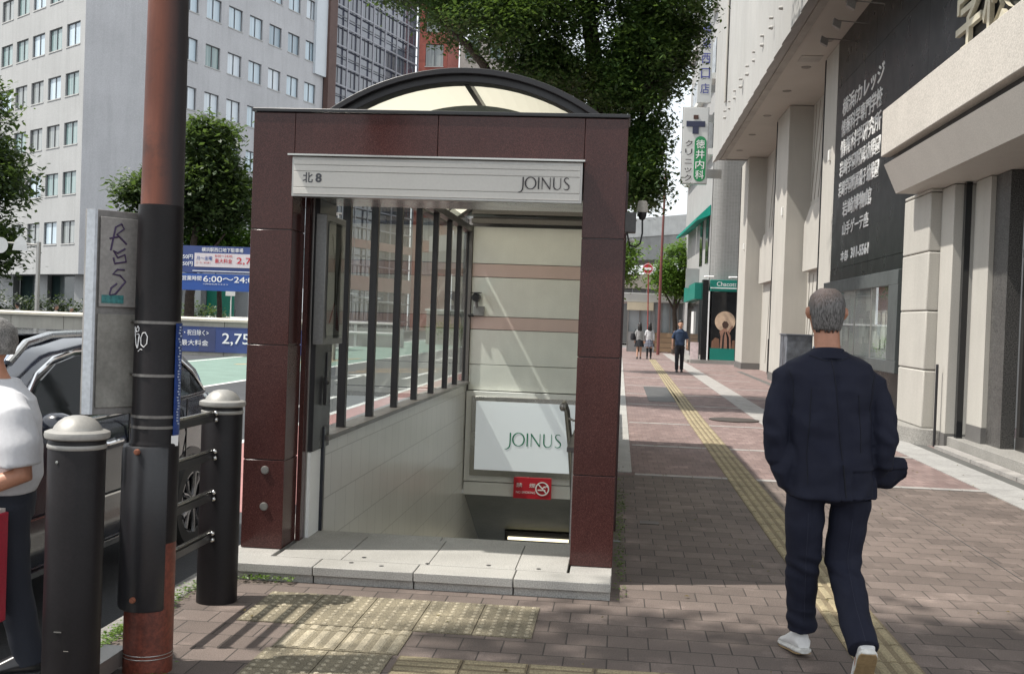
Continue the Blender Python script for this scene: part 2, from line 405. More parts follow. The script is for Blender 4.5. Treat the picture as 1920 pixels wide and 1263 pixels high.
# white stone bands in the far pavement
wb = M('pale_stone_band', (.33, .315, .30), rough=.7, var=.2, vs=4, fine=.12)
b = B()
for y in (11.6, 14.4, 17.7, 21.8, 25.0, 28.3, 32.6, 36.2, 40, 44, 48.5, 53):
    for k in range(12):
        x = .22+k*.3
        if 1.0 < x+.15 < 1.62 and False: continue
        if x < 3.7: b.box(x, x+.292, y, y+.13, -.02, .004)
for k in range(120):
    y = 12.2+k*.4; b.box(2.37, 2.83, y, y+.393, -.02, .007)       # long band running along
ST('stone_band', b, wb)
b = B()
for k in range(60):
    y = -8+k*.45; b.box(3.73, 4.19, y, y+.444, -.02, .008)
ST('pale_path_band', b, M('pale_paving', (.33, .325, .315), rough=.75, var=.14, vs=3, fine=.12))
b = B()
for k in range(70): 
    y = 11.76+k*.6; b.box(.02, .19, y, y+.594, -.02, .012)
ST('edge_strip', b, lgran)
b = B().box(4.19, 4.36, -8, 40, -.05, .003); ST('gutter', b, M('gutter_dark', (.09, .09, .085), rough=.8))
b = B()
for k in range(24): b.box(2.655, 2.662, -6+k*.75, -6+k*.75+.74, -.01, .002)
b.box(.66, 1.3, 22.8, 28, 0, .006); ST('cover_plate', b, M('dark_cover', (.06, .06, .06), rough=.6))
b = B().lathe((1.98, 19.0, .009), [(0, 0), (.42, 0), (.42, .006), (.36, .008), (0, .008)], 32); b.box(.22, .37, 8.78, 8.92, 0, .005)
ST('manhole_cover', b, M('iron_cover', (.08, .065, .055), rough=.5, metal=.5))
b = B()
rr = random.Random(5)
for k in range(9): b.box(.3+rr.random()*.8, .8+rr.random()*2.2, 29+k*2.6, 29.3+k*2.6, -.01, .0045)
# ---- tactile paving
tact = M('tactile_yellow', (.36, .30, .185), rough=.8, var=.22, vs=3, fine=.22, fs=140, bump=.3)
tact2 = M('tactile_worn', (.42, .37, .27), rough=.8, var=.35, vs=5, fine=.25, fs=140, bump=.3)
tbase = M('tactile_groove', (.24, .19, .115), rough=.85, var=.25, vs=3, fine=.25, fs=140, bump=.3)
tbase2 = M('tactile_worn_base', (.26, .225, .155), rough=.85, var=.35, vs=5, fine=.3, fs=140, bump=.3)
def bars(b, x0, x1, y0, y1, along='Y', n=4):
    g = .005; b.box(x0+g/2, x1-g/2, y0+g/2, y1-g/2, -.02, .006, 1)
    L = (x1-x0) if along == 'Y' else (y1-y0); p = L/n
    for k in range(n):
        c = p*(k+.5)
        if along == 'Y': x = x0+c; q = [(x-.022, 0), (x-.014, .005), (x+.014, .005), (x+.022, 0)]; b.prism([(u, y0+.012, .006+v) for u, v in q], (0, y1-y0-.024, 0))
        else: y = y0+c; q = [(y-.022, 0), (y-.014, .005), (y+.014, .005), (y+.022, 0)]; b.prism([(x0+.012, u, .006+v) for u, v in q], (x1-x0-.024, 0, 0))
def dots(b, x0, x1, y0, y1, nx=5, ny=5):
    g = .005; b.box(x0+g/2, x1-g/2, y0+g/2, y1-g/2, -.02, .006, 1)
    for i in range(nx):
        for j in range(ny):
            b.lathe((x0+(i+.5)*(x1-x0)/nx, y0+(j+.5)*(y1-y0)/ny, .006), [(.014, 0), (.011, .004), (.005, .0055)], 8)
b = B()
for k in range(-6, 60):
    y = k*.3+.02
    if 4.6 < y < 4.9: continue
    bars(b, 1.17, 1.47, y, y+.3)
for k in range(60, 165):
    y = k*.3+.02; s = (y-18)*.006; bars(b, 1.17+s, 1.47+s, y, y+.3, n=4)
ST('tactile_strip', b, [tact, tbase], smooth=20)
b = B()
for k in range(7): bars(b, -.95+k*.3, -.65+k*.3, 4.74, 5.04, 'X')
dots(b, 1.15, 1.47, 4.64, 4.94)
ST('cross_tactile_strip', b, [tact, tbase], smooth=20)
b = B()
for k in range(5):
    for j in range(2): dots(b, -1.87+k*.3, -1.57+k*.3, 5.45+j*.3, 5.75+j*.3)
for k in range(2):
    bars(b, -1.56+k*.3, -1.26+k*.3, 5.05, 5.35); bars(b, -1.56+k*.3, -1.26+k*.3, 5.35, 5.44)
    dots(b, -1.58+k*.3, -1.28+k*.3, 4.74, 5.04); dots(b, -1.58+k*.3, -1.28+k*.3, 4.44, 4.74)
ST('tactile_tiles', b, [tact2, tbase2], smooth=20)
# moss, weeds along kerb and plinth
weed = leaf_mat('weed_leaf', (.08, .16, .02), (.16, .26, .04))
b = B(); rr = random.Random(3)
def weeds(cx, cy, sx, sy, n, h=.04, z=0.008):
    for _ in range(n):
        x = cx+rr.gauss(0, sx); y = cy+rr.gauss(0, sy); a = rr.random()*6.28; l = rr.uniform(.012, .035); hh = rr.uniform(.2, 1)*h
        d = Vector((math.cos(a), math.sin(a), 0))*l; q = Vector((-d.y, d.x, 0))*.3
        p = Vector((x, y, z+hh*.4)); b.face([p-q*.4, p+d*.5-q+Z_*hh*.3, p+d+Z_*hh*.2, p+d*.5+q+Z_*hh*.3])
weeds(-2.02, 6.26, .10, .015, 90, .05); weeds(-2.32, 5.0, .03, .35, 500, .03); weeds(-2.3, 5.9, .03, .25, 160, .03)
weeds(-1.93, 4.55, .03, .08, 120, .015); weeds(.05, 9.3, .03, .9, 420, .03); weeds(.06, 7.4, .02, .5, 140, .02)
lv = B()
for k in range(170):
    x, y = rr.uniform(-2.2, 4.2), rr.uniform(4.3, 16); a = rr.random()*6.28; l = rr.uniform(.015, .035)
    if -2.3 < x < .02 and 6.2 < y: continue
    d = Vector((math.cos(a), math.sin(a), 0))*l; q = Vector((-d.y, d.x, 0))*.35; p = Vector((x, y, .012)); lv.face([p, p+d*.5-q+Z_*.003, p+d, p+d*.5+q+Z_*.006])
ST('fallen_leaves', lv, leaf_mat('dry_leaf', (.16, .11, .04), (.30, .24, .12)), kind='stuff', smooth=None, merge=False, recalc=False)
ST('weeds', b, weed, kind='stuff', smooth=None, merge=False, recalc=False)

# ================= STATION ENTRANCE =================
ent = TH('subway_entrance', 'red granite subway stair entrance with arched translucent roof on the pavement', 'entrance', (-1.13, 6.7, 0))
b = B()
# plinth slabs with joints, recessed riser under nosing
xs = [-2.31, -1.71, -1.12, -.545, .01]
for x0, x1 in zip(xs, xs[1:]):
    b.box(x0+.003, x1-.003, 6.28, 6.50, .048, .10)
    b.box(x0+.004, x1-.004, 6.305, 6.6, -.05, .044)
b.box(-2.31, -2.03, 6.503, 7.2, 0, .0985); b.box(-.235, .01, 6.503, 7.3, 0, .0985)
P('plinth', b, lgran, ent, bev=.004)
b = B()
xs = [-2.0, -1.60, -1.075, -.555, -.25]
for x0, x1 in zip(xs, xs[1:]): b.box(x0+.003, x1-.003, 6.506, 7.22, .02, .099)
for x0, x1 in ((-2.0, -1.12), (-1.112, -.25)): b.box(x0, x1, 7.226, 7.36, .02, .097)
P('floor_slab', b, lgran, ent)
b = B()
for x, y in ((-1.52, 6.44), (-1.33, 6.40), (-1.48, 6.60), (-1.08, 6.53), (-.72, 6.58), (-.42, 6.56)): b.lathe((x, y, .0995), [(0, 0), (.014, 0), (.014, .002), (0, .002)], 12)
P('anchor_hole', b, dark, ent)
# portal : pillars and lintel, granite panels with fine joints
def pillar(x0, x1):
    b = B(); zs = [.1, .648, 1.357, 2.067, 2.785]
    for z0, z1 in zip(zs, zs[1:]): b.box(x0, x1, 6.69, 6.97, z0+.0025, z1-.0025)
    b.box(x0+.006, x1-.006, 6.696, 6.964, .1, 2.78, 1)
    return P('pillar', b, [granite, black], ent, bev=.003)
pl = pillar(-2.28, -2.02); pillar(-.243, .012)
b = B()
for x0, x1 in ((-2.0175, -1.135), (-1.132, -.2455)): b.box(x0, x1, 6.69, 6.97, 2.525, 2.783)
P('lintel', b, granite, ent, bev=.003)
b = B().box(-2.29, .022, 6.68, 7.0, 2.787, 2.81); P('coping', b, dark, ent, bev=.004)
b = B()
for z in (.36, .585):
    b.lathe((-2.14, 6.69, z), [(0, -.012), (.022, -.011), (.026, -.004), (.026, 0)], 20, axis='Y')
for z in (.33, .545):
    pass
P('wall_plug', b, alu, ent)
# sign box
b = B().box(-2.015, -.25, 6.64, 6.72, 2.27, 2.508)
sg = P('sign_box', b, alu, ent)
b = B()
for z0, z1 in ((2.283, 2.322), (2.326, 2.419), (2.423, 2.458), (2.462, 2.49)): b.box(-2.003, -.262, 6.632, 6.65, z0, z1)
P('sign_face', b, M('sign_white', (.62, .60, .56), rough=.35, var=.04, fine=.02), sg, bev=.0015)
P('trim', B().box(-2.035, -.235, 6.60, 6.68, 2.512, 2.522), steel, sg)
gl_ = M('grey_letter', (.07, .07, .08), rough=.4, fine=0); TX('北', (-1.945, 6.632, 2.352), X_, Z_, (.062, .062), gl_, sg, ext=.003, bold=.012); TX('8', (-1.866, 6.632, 2.354), X_, Z_, (.038, .056), gl_, sg, ext=.003, bold=.03)
logo((-.622, 6.632, 2.346), X_, Z_, .0705, .006, ink, sg)
# canopy ceiling behind header
P('ceiling', B().box(-2.0, -.25, 6.73, 7.5, 2.30, 2.36), M('satin_ceiling', (.42, .42, .42), rough=.22, metal=.7, var=.05, fine=.02), ent)
P('flat_roof', B().box(-2.26, -.01, 6.98, 7.76, 2.74, 2.785), dark, ent)
P('end_wall', B().box(-2.0, -.25, 7.0, 7.06, 2.37, 2.80), bronze, ent)
# left jamb lining, control cabinet
b = B().box(-2.02, -1.99, 6.975, 7.06, .1, 2.3); b.box(-2.02, -1.985, 7.065, 7.08, .1, 2.3, 1); P('jamb', b, [granite, alu], ent)
cab = P('control_cabinet', B().box(-2.03, -1.955, 7.085, 7.50, .66, 2.30), dark, ent, bev=.003)
P('panel', B().box(-1.953, -1.945, 7.36, 7.45, 1.06, 1.30), M('dark_plate', (.07, .07, .07), rough=.35), cab, bev=.002)
P('handle', B().box(-1.95, -1.925, 7.28, 7.305, .95, 1.14).lathe((-1.94, 7.292, 1.10), [(.014, 0), (.014, .02), (.004, .03)], 12, axis='X'), M('dark_handle', (.05, .05, .05), rough=.3, metal=.6), cab, bev=.003)
b = B(); b.box(-2.03, -1.965, 7.085, 7.33, .1, .655); P('tile_panel', b, white, ent)
P('guide_rail', B().box(-1.99, -1.945, 7.335, 7.375, .1, .80), M('blue_black', (.012, .014, .022), rough=.3), ent, bev=.003)
P('edge_trim', B().box(-1.975, -1.95, 7.378, 7.395, .1, .78), alu, ent)
# poster case
pc = P('poster_case', B().box(-1.955, -1.885, 7.0, 7.50, 1.36, 2.20), M('case_frame', (.20, .20, .195), rough=.35, metal=.4, var=.05), ent, bev=.004)
pm = bpy.data.materials.new('poster_print'); pm.use_nodes = True; nt = pm.node_tree; pp = nt.nodes['Principled BSDF']
sp = node(nt, 'ShaderNodeSeparateXYZ'); nt.links.new(tc(nt), sp.inputs[0])
c = mix(nt, ramp(nt, noi(nt, tc(nt, (3, 3, 6)), 2.2, 4), .45, .6), (.45, .43, .38), (.36, .36, .33))
nt.links.new(c, pp.inputs['Base Color']); pp.inputs['Roughness'].default_value = .3
P('poster', B().box(-1.884, -1.882, 7.06, 7.45, 1.42, 2.14), pm, pc)
b = B()
def pq(pts, mi=0): b.face([(-1.8805, y, z) for y, z in pts], mi)
pq([(7.12, 2.08), (7.17, 2.06), (7.26, 1.80), (7.265, 1.62), (7.235, 1.62), (7.22, 1.80)]); pq([(7.38, 2.10), (7.43, 2.0), (7.33, 1.80), (7.30, 1.62), (7.28, 1.62), (7.30, 1.83)])
pq([(7.10, 1.50), (7.14, 1.5), (7.25, 1.62), (7.23, 1.64)], 1); pq([(7.28, 1.46), (7.38, 1.44), (7.36, 1.5), (7.29, 1.62)], 1)
for k in range(11): pq([(7.25+(k % 3)*.01, 1.60-k*.015), (7.43, 1.60-k*.015), (7.43, 1.594-k*.015), (7.25+(k % 3)*.01, 1.594-k*.015)], 2)
P('print', b, [M('print_olive', (.075, .08, .045), rough=.5), M('print_red', (.25, .03, .03), rough=.5), M('print_white', (.55, .55, .55), rough=.5)], pc, smooth=None, recalc=False)
P('pane', B().face([(-1.878, 7.04, 1.40), (-1.878, 7.46, 1.40), (-1.878, 7.46, 2.16), (-1.878, 7.04, 2.16)]), glass, pc)
# stair walls : tiled inside
tile = brickmat('wall_tile', (.60, .59, .56), (.57, .56, .53), (.34, .33, .31), .30, .30, .0035, offset=.5, axes='YZ', rough=.3, bump=.2, speck=.03, dirt=.12)
b = B(); b.face([(-1.96, 7.38, -6), (-1.96, 19, -6), (-1.96, 19, .70), (-1.96, 7.38, .70)]); P('stair_wall', b, tile, ent, recalc=False)
b = B(); b.face([(-.28, 7.38, -6), (-.28, 19, -6), (-.28, 19, .70), (-.28, 7.38, .70)]); P('stair_wall', b, tile, ent, recalc=False)
b = B().box(-2.10, -1.963, 7.38, 14.7, -.3, .70); b.box(-.277, -.14, 7.38, 14.7, -.3, .70)
P('parapet_wall', b, lgran, ent)
b = B().box(-2.12, -1.925, 7.38, 14.6, .702, .735); b.box(-.315, -.12, 7.38, 14.6, .702, .735); P('sill', b, M('sill_dark', (.10, .09, .085), rough=.35, var=.2), ent, bev=.004)
# glazing both sides
ys = [7.48, 8.0, 8.93, 9.92, 10.9, 11.9, 12.85, 13.65, 14.5]
for sx, x in ((-1, -2.0), (1, -.24)):
    b = B()
    for y in ys[1:]: b.box(x-.03, x+.03, y-.03, y+.03, .736, 2.76)
    b.box(x-.05, x+.05, 7.06, 14.5, 2.68, 2.76); 
    if sx > 0: b.box(x-.04, x+.30, 7.5, 7.56, .1, .1+.001)
    P('window_frame', b, bronze, ent, bev=.003)
    P('window_pane', B().face([(x, 7.5, .736), (x, 14.5, .736), (x, 14.5, 2.85), (x, 7.5, 2.85)]), glass, ent, recalc=False)
b = B()
for y in (8.4, 10.4, 12.4, 14.4): b.box(.0, .03, y, y+.05, 0, 2.7)
P('glazing_post', b, M('maroon_post', (.05, .02, .02), rough=.3), ent)
# stairs
b = B()
for k in range(30):
    b.box(-1.955, -.285, 7.365+k*.29, 7.365+(k+1)*.29+.02, -6, .09-(k+1)*.165)
P('stair_steps', b, lgran, ent)
# back wall over the stairs
b = B(); z = [.62, .955, .965, 1.42, 1.43, 1.59, 1.60, 2.10, 2.11, 2.28, 2.29, 2.76]
for z0, z1, mi in ((.625, .955, 0), (.963, 1.415, 0), (1.423, 1.585, 1), (1.593, 2.10, 0), (2.108, 2.275, 1), (2.283, 2.76, 0)): b.box(-1.94, -.28, 14.5, 14.56, z0, z1, mi)
P('stair_end_wall', b, [cream, M('pink_panel', (.62, .47, .43), rough=.4, var=.05, fine=.02, streak=.05)], ent, bev=.003)
P('end_wall_frame', B().box(-1.985, -1.945, 14.46, 14.56, .6, 2.78).box(-1.96, -.28, 14.56, 14.6, -.7, 2.9).box(-1.96, -.28, 14.4, 14.5, 2.80, 2.86).box(-1.96, -.28, 14.42, 14.5, 2.92, 3.0), M('dull_frame', (.13, .12, .115), rough=.5), ent)
b = B().box(-1.95, -.28, 14.42, 14.5, -.56, .612).box(-1.95, -.28, 14.43, 14.5, -.74, -.572)
P('bottom_board', b, white, ent, bev=.004)
lb = P('light_box', B().box(-1.87, -.40, 14.38, 14.425, -.48, .55), steel, ent, bev=.003)
P('light_panel', B().box(-1.81, -.44, 14.37, 14.381, -.40, .49), emis('milky_light_panel', (.60, .64, .66), .22), lb)
logo((-1.40, 14.37, -.07), X_, Z_, .168, .004, M('green_letter', (.0, .20, .10), rough=.5, fine=0), lb)
ns = P('no_smoking_sign', B().box(-1.285, -.795, 14.36, 14.43, -.745, -.475), red, ent)
TX('禁　煙', (-1.25, 14.36, -.60), X_, Z_, (.25, .055), whiteink, ns, ext=.002, bold=.004)
TX('NO SMOKING', (-1.25, 14.36, -.68), X_, Z_, (.25, .03), whiteink, ns, ext=.002)
b = B()
def ringY(b, cx, cz, r0, r1, y0, y1, n=28):
    for k in range(n):
        a, c_ = 2*math.pi*k/n, 2*math.pi*(k+1)/n
        q = [(cx+r0*math.cos(a), cz+r0*math.sin(a)), (cx+r1*math.cos(a), cz+r1*math.sin(a)), (cx+r1*math.cos(c_), cz+r1*math.sin(c_)), (cx+r0*math.cos(c_), cz+r0*math.sin(c_))]
        b.prism([(x, y0, z_) for x, z_ in q], (0, y1-y0, 0))
ringY(b, -.91, -.61, .075, .09, 14.354, 14.36)
b.prism([(-.965, 14.353, -.56), (-.955, 14.353, -.55), (-.855, 14.353, -.655), (-.865, 14.353, -.665)], (0, .006, 0))
b.box(-.97, -.87, 14.355, 14.36, -.635, -.62)
for k in range(5): b.ell((-.90+k*.014, 14.357, -.60+.012*(k % 2)+k*.004), (.009, .003, .009), 8, 6)
P('pictogram', b, whiteink, ns)
b = B().face([(-1.96, 14.56, -.74), (-.28, 14.56, -.74), (-.28, 19, -3.1), (-1.96, 19, -3.1)]); b.face([(-1.96, 19, -3.1), (-.28, 19, -3.1), (-.28, 19, -6), (-1.96, 19, -6)])
P('stair_soffit', b, M('soffit_paint', (.20, .20, .17), rough=.7), ent, recalc=False)
lt = P('ceiling_light', B().box(-1.52, -.32, 15.85, 15.93, -1.60, -1.46), dark, ent); P('light_tube', B().box(-1.47, -.32, 15.80, 15.86, -1.575, -1.54), emis('fluorescent', (1, .90, .62), 1.1), lt)
# camera on the back wall
cc = P('wall_camera', B().box(-1.90, -1.76, 14.44, 14.50, 1.60, 1.72).tube([(-1.86, 14.46, 1.70), (-1.86, 14.40, 1.78)], .02), M('camera_grey', (.22, .22, .22), rough=.5), ent, bev=.004)
P('camera_body', B().lathe((-1.86, 14.30, 1.83), [(0, 0), (.05, 0), (.055, .02), (.055, .16), (0, .16)], 16, axis='Y').box(-1.925, -1.795, 14.27, 14.46, 1.885, 1.897), dark, cc)
P('junction_cable', B().tube([(-1.97, 14.44, 1.60), (-1.95, 14.44, 1.60), (-1.9, 14.46, 1.60)], .02), dark, ent)
# handrail
P('handrail', B().tube([(-.365, 7.72, .98), (-.36, 7.80, .99), (-.345, 7.92, .93), (-.335, 8.5, .60), (-.335, 13, -1.95)], [.021]*5, 14).tube([(-.345, 7.98, .88), (-.30, 7.98, .86), (-.28, 7.98, .86)], .008).ell((-.366, 7.715, .975), (.025, .022, .032), 14, 8), M('brushed_rail', (.30, .28, .25), rough=.35, metal=.7), ent)
# arched roof
RC, RR, RZ = -1.13, 1.62, 3.275-1.62
def arc(r, half, y, n=24): return [Vector((RC+r*math.sin(t), y, RZ+r*math.cos(t))) for t in [half*(-1+2*k/n) for k in range(n+1)]]
half = math.asin(1.05/RR)
def shell(b, r0, r1, h, y0, y1, mi=0):
    a, c_ = arc(r0, h, y0), arc(r1, h, y0)
    A = a+c_[::-1]; b.rings([A, [p+Vector((0, y1-y0, 0)) for p in A]], mi)
poly = leaf_mat('x', (1, 1, 1), (1, 1, 1)); del MATS['x']; bpy.data.materials.remove(poly)
pmn = bpy.data.materials.new('polycarbonate'); pmn.use_nodes = True; nt = pmn.node_tree; pp = nt.nodes['Principled BSDF']; pp.inputs['Base Color'].default_value = (.72, .70, .60, 1); pp.inputs['Roughness'].default_value = .35
tl = node(nt, 'ShaderNodeBsdfTranslucent'); tl.inputs[0].default_value = (.58, .56, .46, 1); mx = node(nt, 'ShaderNodeMixShader'); mx.inputs[0].default_value = .6
nt.links.new(pp.outputs[0], mx.inputs[1]); nt.links.new(tl.outputs[0], mx.inputs[2]); nt.links.new(mx.outputs[0], [n for n in nt.nodes if n.type == 'OUTPUT_MATERIAL'][0].inputs[0])
b = B(); a1 = arc(RR-.03, half, 7.78); b.rings([a1, [p+Vector((0, 6.7, 0)) for p in a1]], cap0=False, cap1=False, closed=False); P('roof_panel', b, pmn, ent, recalc=False)
b = B()
for y in (7.72,): shell(b, RR, RR-.07, half, y, y+.14); shell(b, RR+.02, RR-.02, half, y-.05, y+.02)
for y in (9.9, 11.9, 13.6): shell(b, RR, RR-.04, half, y, y+.06)
shell(b, RR, RR-.07, half, 14.4, 14.52)
b.box(RC-.02, RC+.02, 7.8, 14.4, 3.20, 3.245)
for s in (-1, 1): b.box(RC+s*1.06-.05, RC+s*1.06+.05, 7.06, 14.5, 2.70, 2.77); b.box(RC+s*.72-.015, RC+s*.72+.015, 9.0, 14.4, 3.06, 3.09)
P('roof_rib', b, bronze, ent, bev=.004)
b = B()
a1 = [p for p in arc(1.30, .75, 8.3)]; a1 = [Vector((p.x, p.y, p.z+(3.155-(RZ+1.30)))) for p in a1]
b.prism(a1, (0, .04, 0)); P('gable_panel', b, M('grey_gable', (.10, .115, .105), rough=.3), ent)
b = B().face([(RC-1.0, 14.55, 2.9), (RC+1.0, 14.55, 2.9), (RC+.9, 14.55, 3.02), (RC, 14.55, 3.24), (RC-.9, 14.55, 3.02)]); P('gable_glass', b, M('grey_gable'), ent, recalc=False)
# speaker / floodlight on right side of the portal
fl = TH('security_camera', 'beige capped security camera with black cable on the right side of the entrance', 'camera', (.08, 7.6, 2.1))
P('housing', B().lathe((.128, 7.6, 2.32), [(0, 0), (.037, .0), (.039, .018), (.036, .03), (.032, .066), (.026, .078), (0, .08)], 24), M('beige_plastic', (.50, .47, .42), rough=.5), fl)
P('lens_dome', B().lathe((.128, 7.6, 2.265), [(0, 0), (.018, .008), (.028, .03), (.03, .055), (0, .055)], 20), dark, fl)
P('junction_box', B().box(.013, .088, 7.54, 7.66, 2.18, 2.315), M('box_grey', (.13, .13, .13), rough=.5), fl, bev=.004)
P('cable', B().tube([(.13, 7.6, 2.27), (.133, 7.6, 2.18), (.12, 7.6, 2.11), (.09, 7.6, 2.085), (.05, 7.6, 2.10), (.03, 7.6, 2.18)], .006, 8), dark, fl)
P('small_lens', B().ell((.065, 7.55, 2.125), (.02, .035, .014), 12, 8), white, fl)
# ================= STREET FURNITURE =================
bollm = M('bollard_brown', (.011, .009, .010), rough=.45, spec=.25, var=.25, vs=4, fine=.12, fs=90, streak=.12)
capm = M('cast_aluminium', (.34, .33, .31), rough=.5, metal=.35, var=.1, fine=.05)
def bollard(x, y, label):
    t = TH('bollard', label, 'bollard', (x, y, 0), 'brown bollards along the kerb')
    P('post', B().lathe((x, y, 0), [(.107, -.05), (.107, 1.035), (.103, 1.045), (0, 1.045)], 48), bollm, t)
    P('cap', B().lathe((x, y, 1.03), [(0, .016), (.112, .016), (.120, .022), (.122, .034), (.120, .044), (.108, .049), (.092, .052), (.085, .066), (.070, .084), (.05, .098), (.025, .105), (0, .107)], 48).lathe((x, y, 1.03), [(.1075, -.02), (.1105, -.016), (.1105, -.006), (.1075, -.002)], 48), capm, t, smooth=40)
    return t
bl = bollard(-2.075, 4.14, 'brown bollard nearest the camera with a scratched post and domed metal cap')
P('scratch', B().box(-2.09, -2.06, 4.027, 4.032, .32, .325).box(-2.05, -2.03, 4.028, 4.031, .25, .253).lathe((-2.10, 4.036, .965), [(0, 0), (.006, 0), (.006, -.004), (0, -.005)], 10, axis='Y'), steel, bl)
bollard(-2.10, 5.80, 'brown bollard joined to the railing beside the left granite pillar')
rail = TH('guard_railing', 'dark railing of four flat bars between the bollard and the painted pole', 'railing', (-2.1, 5.3, 0))
ballm = M('chrome_ball', (.6, .6, .6), rough=.15, metal=1, fine=0)
for z in (.37, .585, .80, 1.0):
    P('rail_bar', B().box(-2.112, -2.088, 4.90, 5.69, z-.022, z+.016), bronze, rail, bev=.003)
    P('rail_tube', B().tube([(-2.10, 4.90, z+.026), (-2.10, 5.69, z+.026)], .009, 8), steel, rail)
    b = B()
    for y in (5.66, 4.93):
        b.ell((-2.08, y-.01, z+.022), (.013, .013, .013), 12, 8); b.ell((-2.08, y-.01, z-.012), (.013, .013, .013), 12, 8)
    P('end_knob', b, ballm, rail)
b = B().box(-2.16, -2.06, 4.3, 4.62, .03, .10); P('floor_rail', b, alu, rail)
# ---- pole
rust = bpy.data.materials.new('rusty_paint'); rust.use_nodes = True; nt = rust.node_tree; pp = nt.nodes['Principled BSDF']
v = tc(nt); v2 = tc(nt, (1, 1, .1))
c = mix(nt, ramp(nt, noi(nt, v2, 9, 5, .7), .35, .7), (.235, .078, .045), (.16, .052, .034))
c = mix(nt, ramp(nt, noi(nt, v, 7, 5, .7), .55, .72), c, (.12, .05, .035))
# colour darkens to near black towards the pavement side of the pole
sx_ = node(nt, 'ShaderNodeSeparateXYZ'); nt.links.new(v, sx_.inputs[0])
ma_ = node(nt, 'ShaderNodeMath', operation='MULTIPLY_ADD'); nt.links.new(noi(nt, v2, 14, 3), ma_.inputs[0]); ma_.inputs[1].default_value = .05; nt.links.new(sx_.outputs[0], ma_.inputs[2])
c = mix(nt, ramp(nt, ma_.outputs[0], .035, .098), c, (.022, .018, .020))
nt.links.new(c, pp.inputs['Base Color']); pp.inputs['Roughness'].default_value = .6; nt.links.new(bumpn(nt, noi(nt, v, 60, 4), .25, .003), pp.inputs['Normal'])
rustlow = M('rust_red_paint', (.15, .035, .02), rough=.5, var=.3, vs=6, fine=.2, bump=.2)
PXc, PYc = -1.975, 4.63
pole = TH('utility_pole', 'thick steel pole painted rust orange above and dark brown below beside the sign board', 'pole', (PXc, PYc, 0))
P('pole_base', B().lathe((PXc, PYc, 0), [(.104, -.05), (.104, .60), (.103, .62)], 48), rustlow, pole)
P('dark_sleeve', B().lathe((PXc+.0, PYc, 0), [(.105, .56), (.1045, .98), (.103, .985), (.0965, 1.0), (.094, 1.97), (.093, 2.0), (.087, 2.001)], 48), bollm, pole)
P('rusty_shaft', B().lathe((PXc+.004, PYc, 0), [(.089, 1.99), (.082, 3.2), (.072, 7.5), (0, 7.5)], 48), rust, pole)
b = B().lathe((PXc, PYc, 0), [(.11, .285), (.116, .29), (.116, .965), (.11, .975)], 48)
# the bolted cover plate wraps the left half of the shaft
half_pl = B(); n = 24; pr = []
for zz in (.275, .285, .965, .975):
    r_ = .118 if .28 < zz < .97 else .112
    pr.append([(PXc+r_*math.cos(a)-.012, PYc+r_*math.sin(a)-.004, zz) for a in [math.radians(100)+math.radians(230)*k/n for k in range(n+1)]] + [(PXc+.1*math.cos(a), PYc+.1*math.sin(a), zz) for a in [math.radians(330)-math.radians(230)*k/n for k in range(n+1)]])
half_pl.rings(pr); P('cover_plate', half_pl, dark, pole)
b = B()
for z in (.33, .955): b.lathe((PXc-.02, PYc-.13, z), [(0, -.008), (.010, -.007), (.013, 0), (.013, .02)], 12, axis='Y')
P('rusty_bolt', b, M('rust_bolt', (.25, .09, .05), rough=.8), pole)
b = B()
for z, rr_ in ((1.50, .0965), (1.275, .098), (1.055, .098), (1.10, .0972)): b.lathe((PXc, PYc, z), [(rr_, -.006), (rr_+.002, -.006), (rr_+.002, .006), (rr_, .006)], 48)
P('steel_band', b, M('band_grey', (.20, .19, .18), rough=.45, metal=.5), pole)
P('wire', B().lathe((PXc, PYc, .07), [(.1055, -.002), (.107, 0), (.1055, .002)], 40).lathe((PXc, PYc, .085), [(.1055, -.002), (.107, 0), (.1055, .002)], 40).tube([(PXc-.09, PYc-.06, .075), (-2.13, 4.5, .09)], .002, 6), alu, pole)
# scribbles in white marker
def scribble(parent, name, pts3, r, mat): return P(name, B().tube(pts3, r, 6), mat, parent)
def onpole(u, z, r=.0985):   # u = metres along the surface from the facing line
    a = math.radians(-90-22)+u/r; return (PXc+r*math.cos(a), PYc+r*math.sin(a), z)
cur = [[(-.038, 1.48), (-.034, 1.44), (-.026, 1.405), (-.018, 1.39), (-.012, 1.41), (-.008, 1.44)],
       [(-.022, 1.475), (-.028, 1.468), (-.024, 1.458), (-.01, 1.462), (-.008, 1.475), (-.016, 1.483), (-.022, 1.475)],
       [(-.022, 1.448), (-.01, 1.45), (-.004, 1.44), (-.010, 1.41), (-.014, 1.39)],
       [(.014, 1.455), (.004, 1.435), (.006, 1.405), (.02, 1.395), (.034, 1.41), (.036, 1.44), (.026, 1.457), (.014, 1.455)],
       [(-.01, 1.376), (.002, 1.386), (.012, 1.384)]]
for k, s_ in enumerate(cur): scribble(pole, 'graffiti', [onpole(u, z) for u, z in s_], .0019, whiteink)
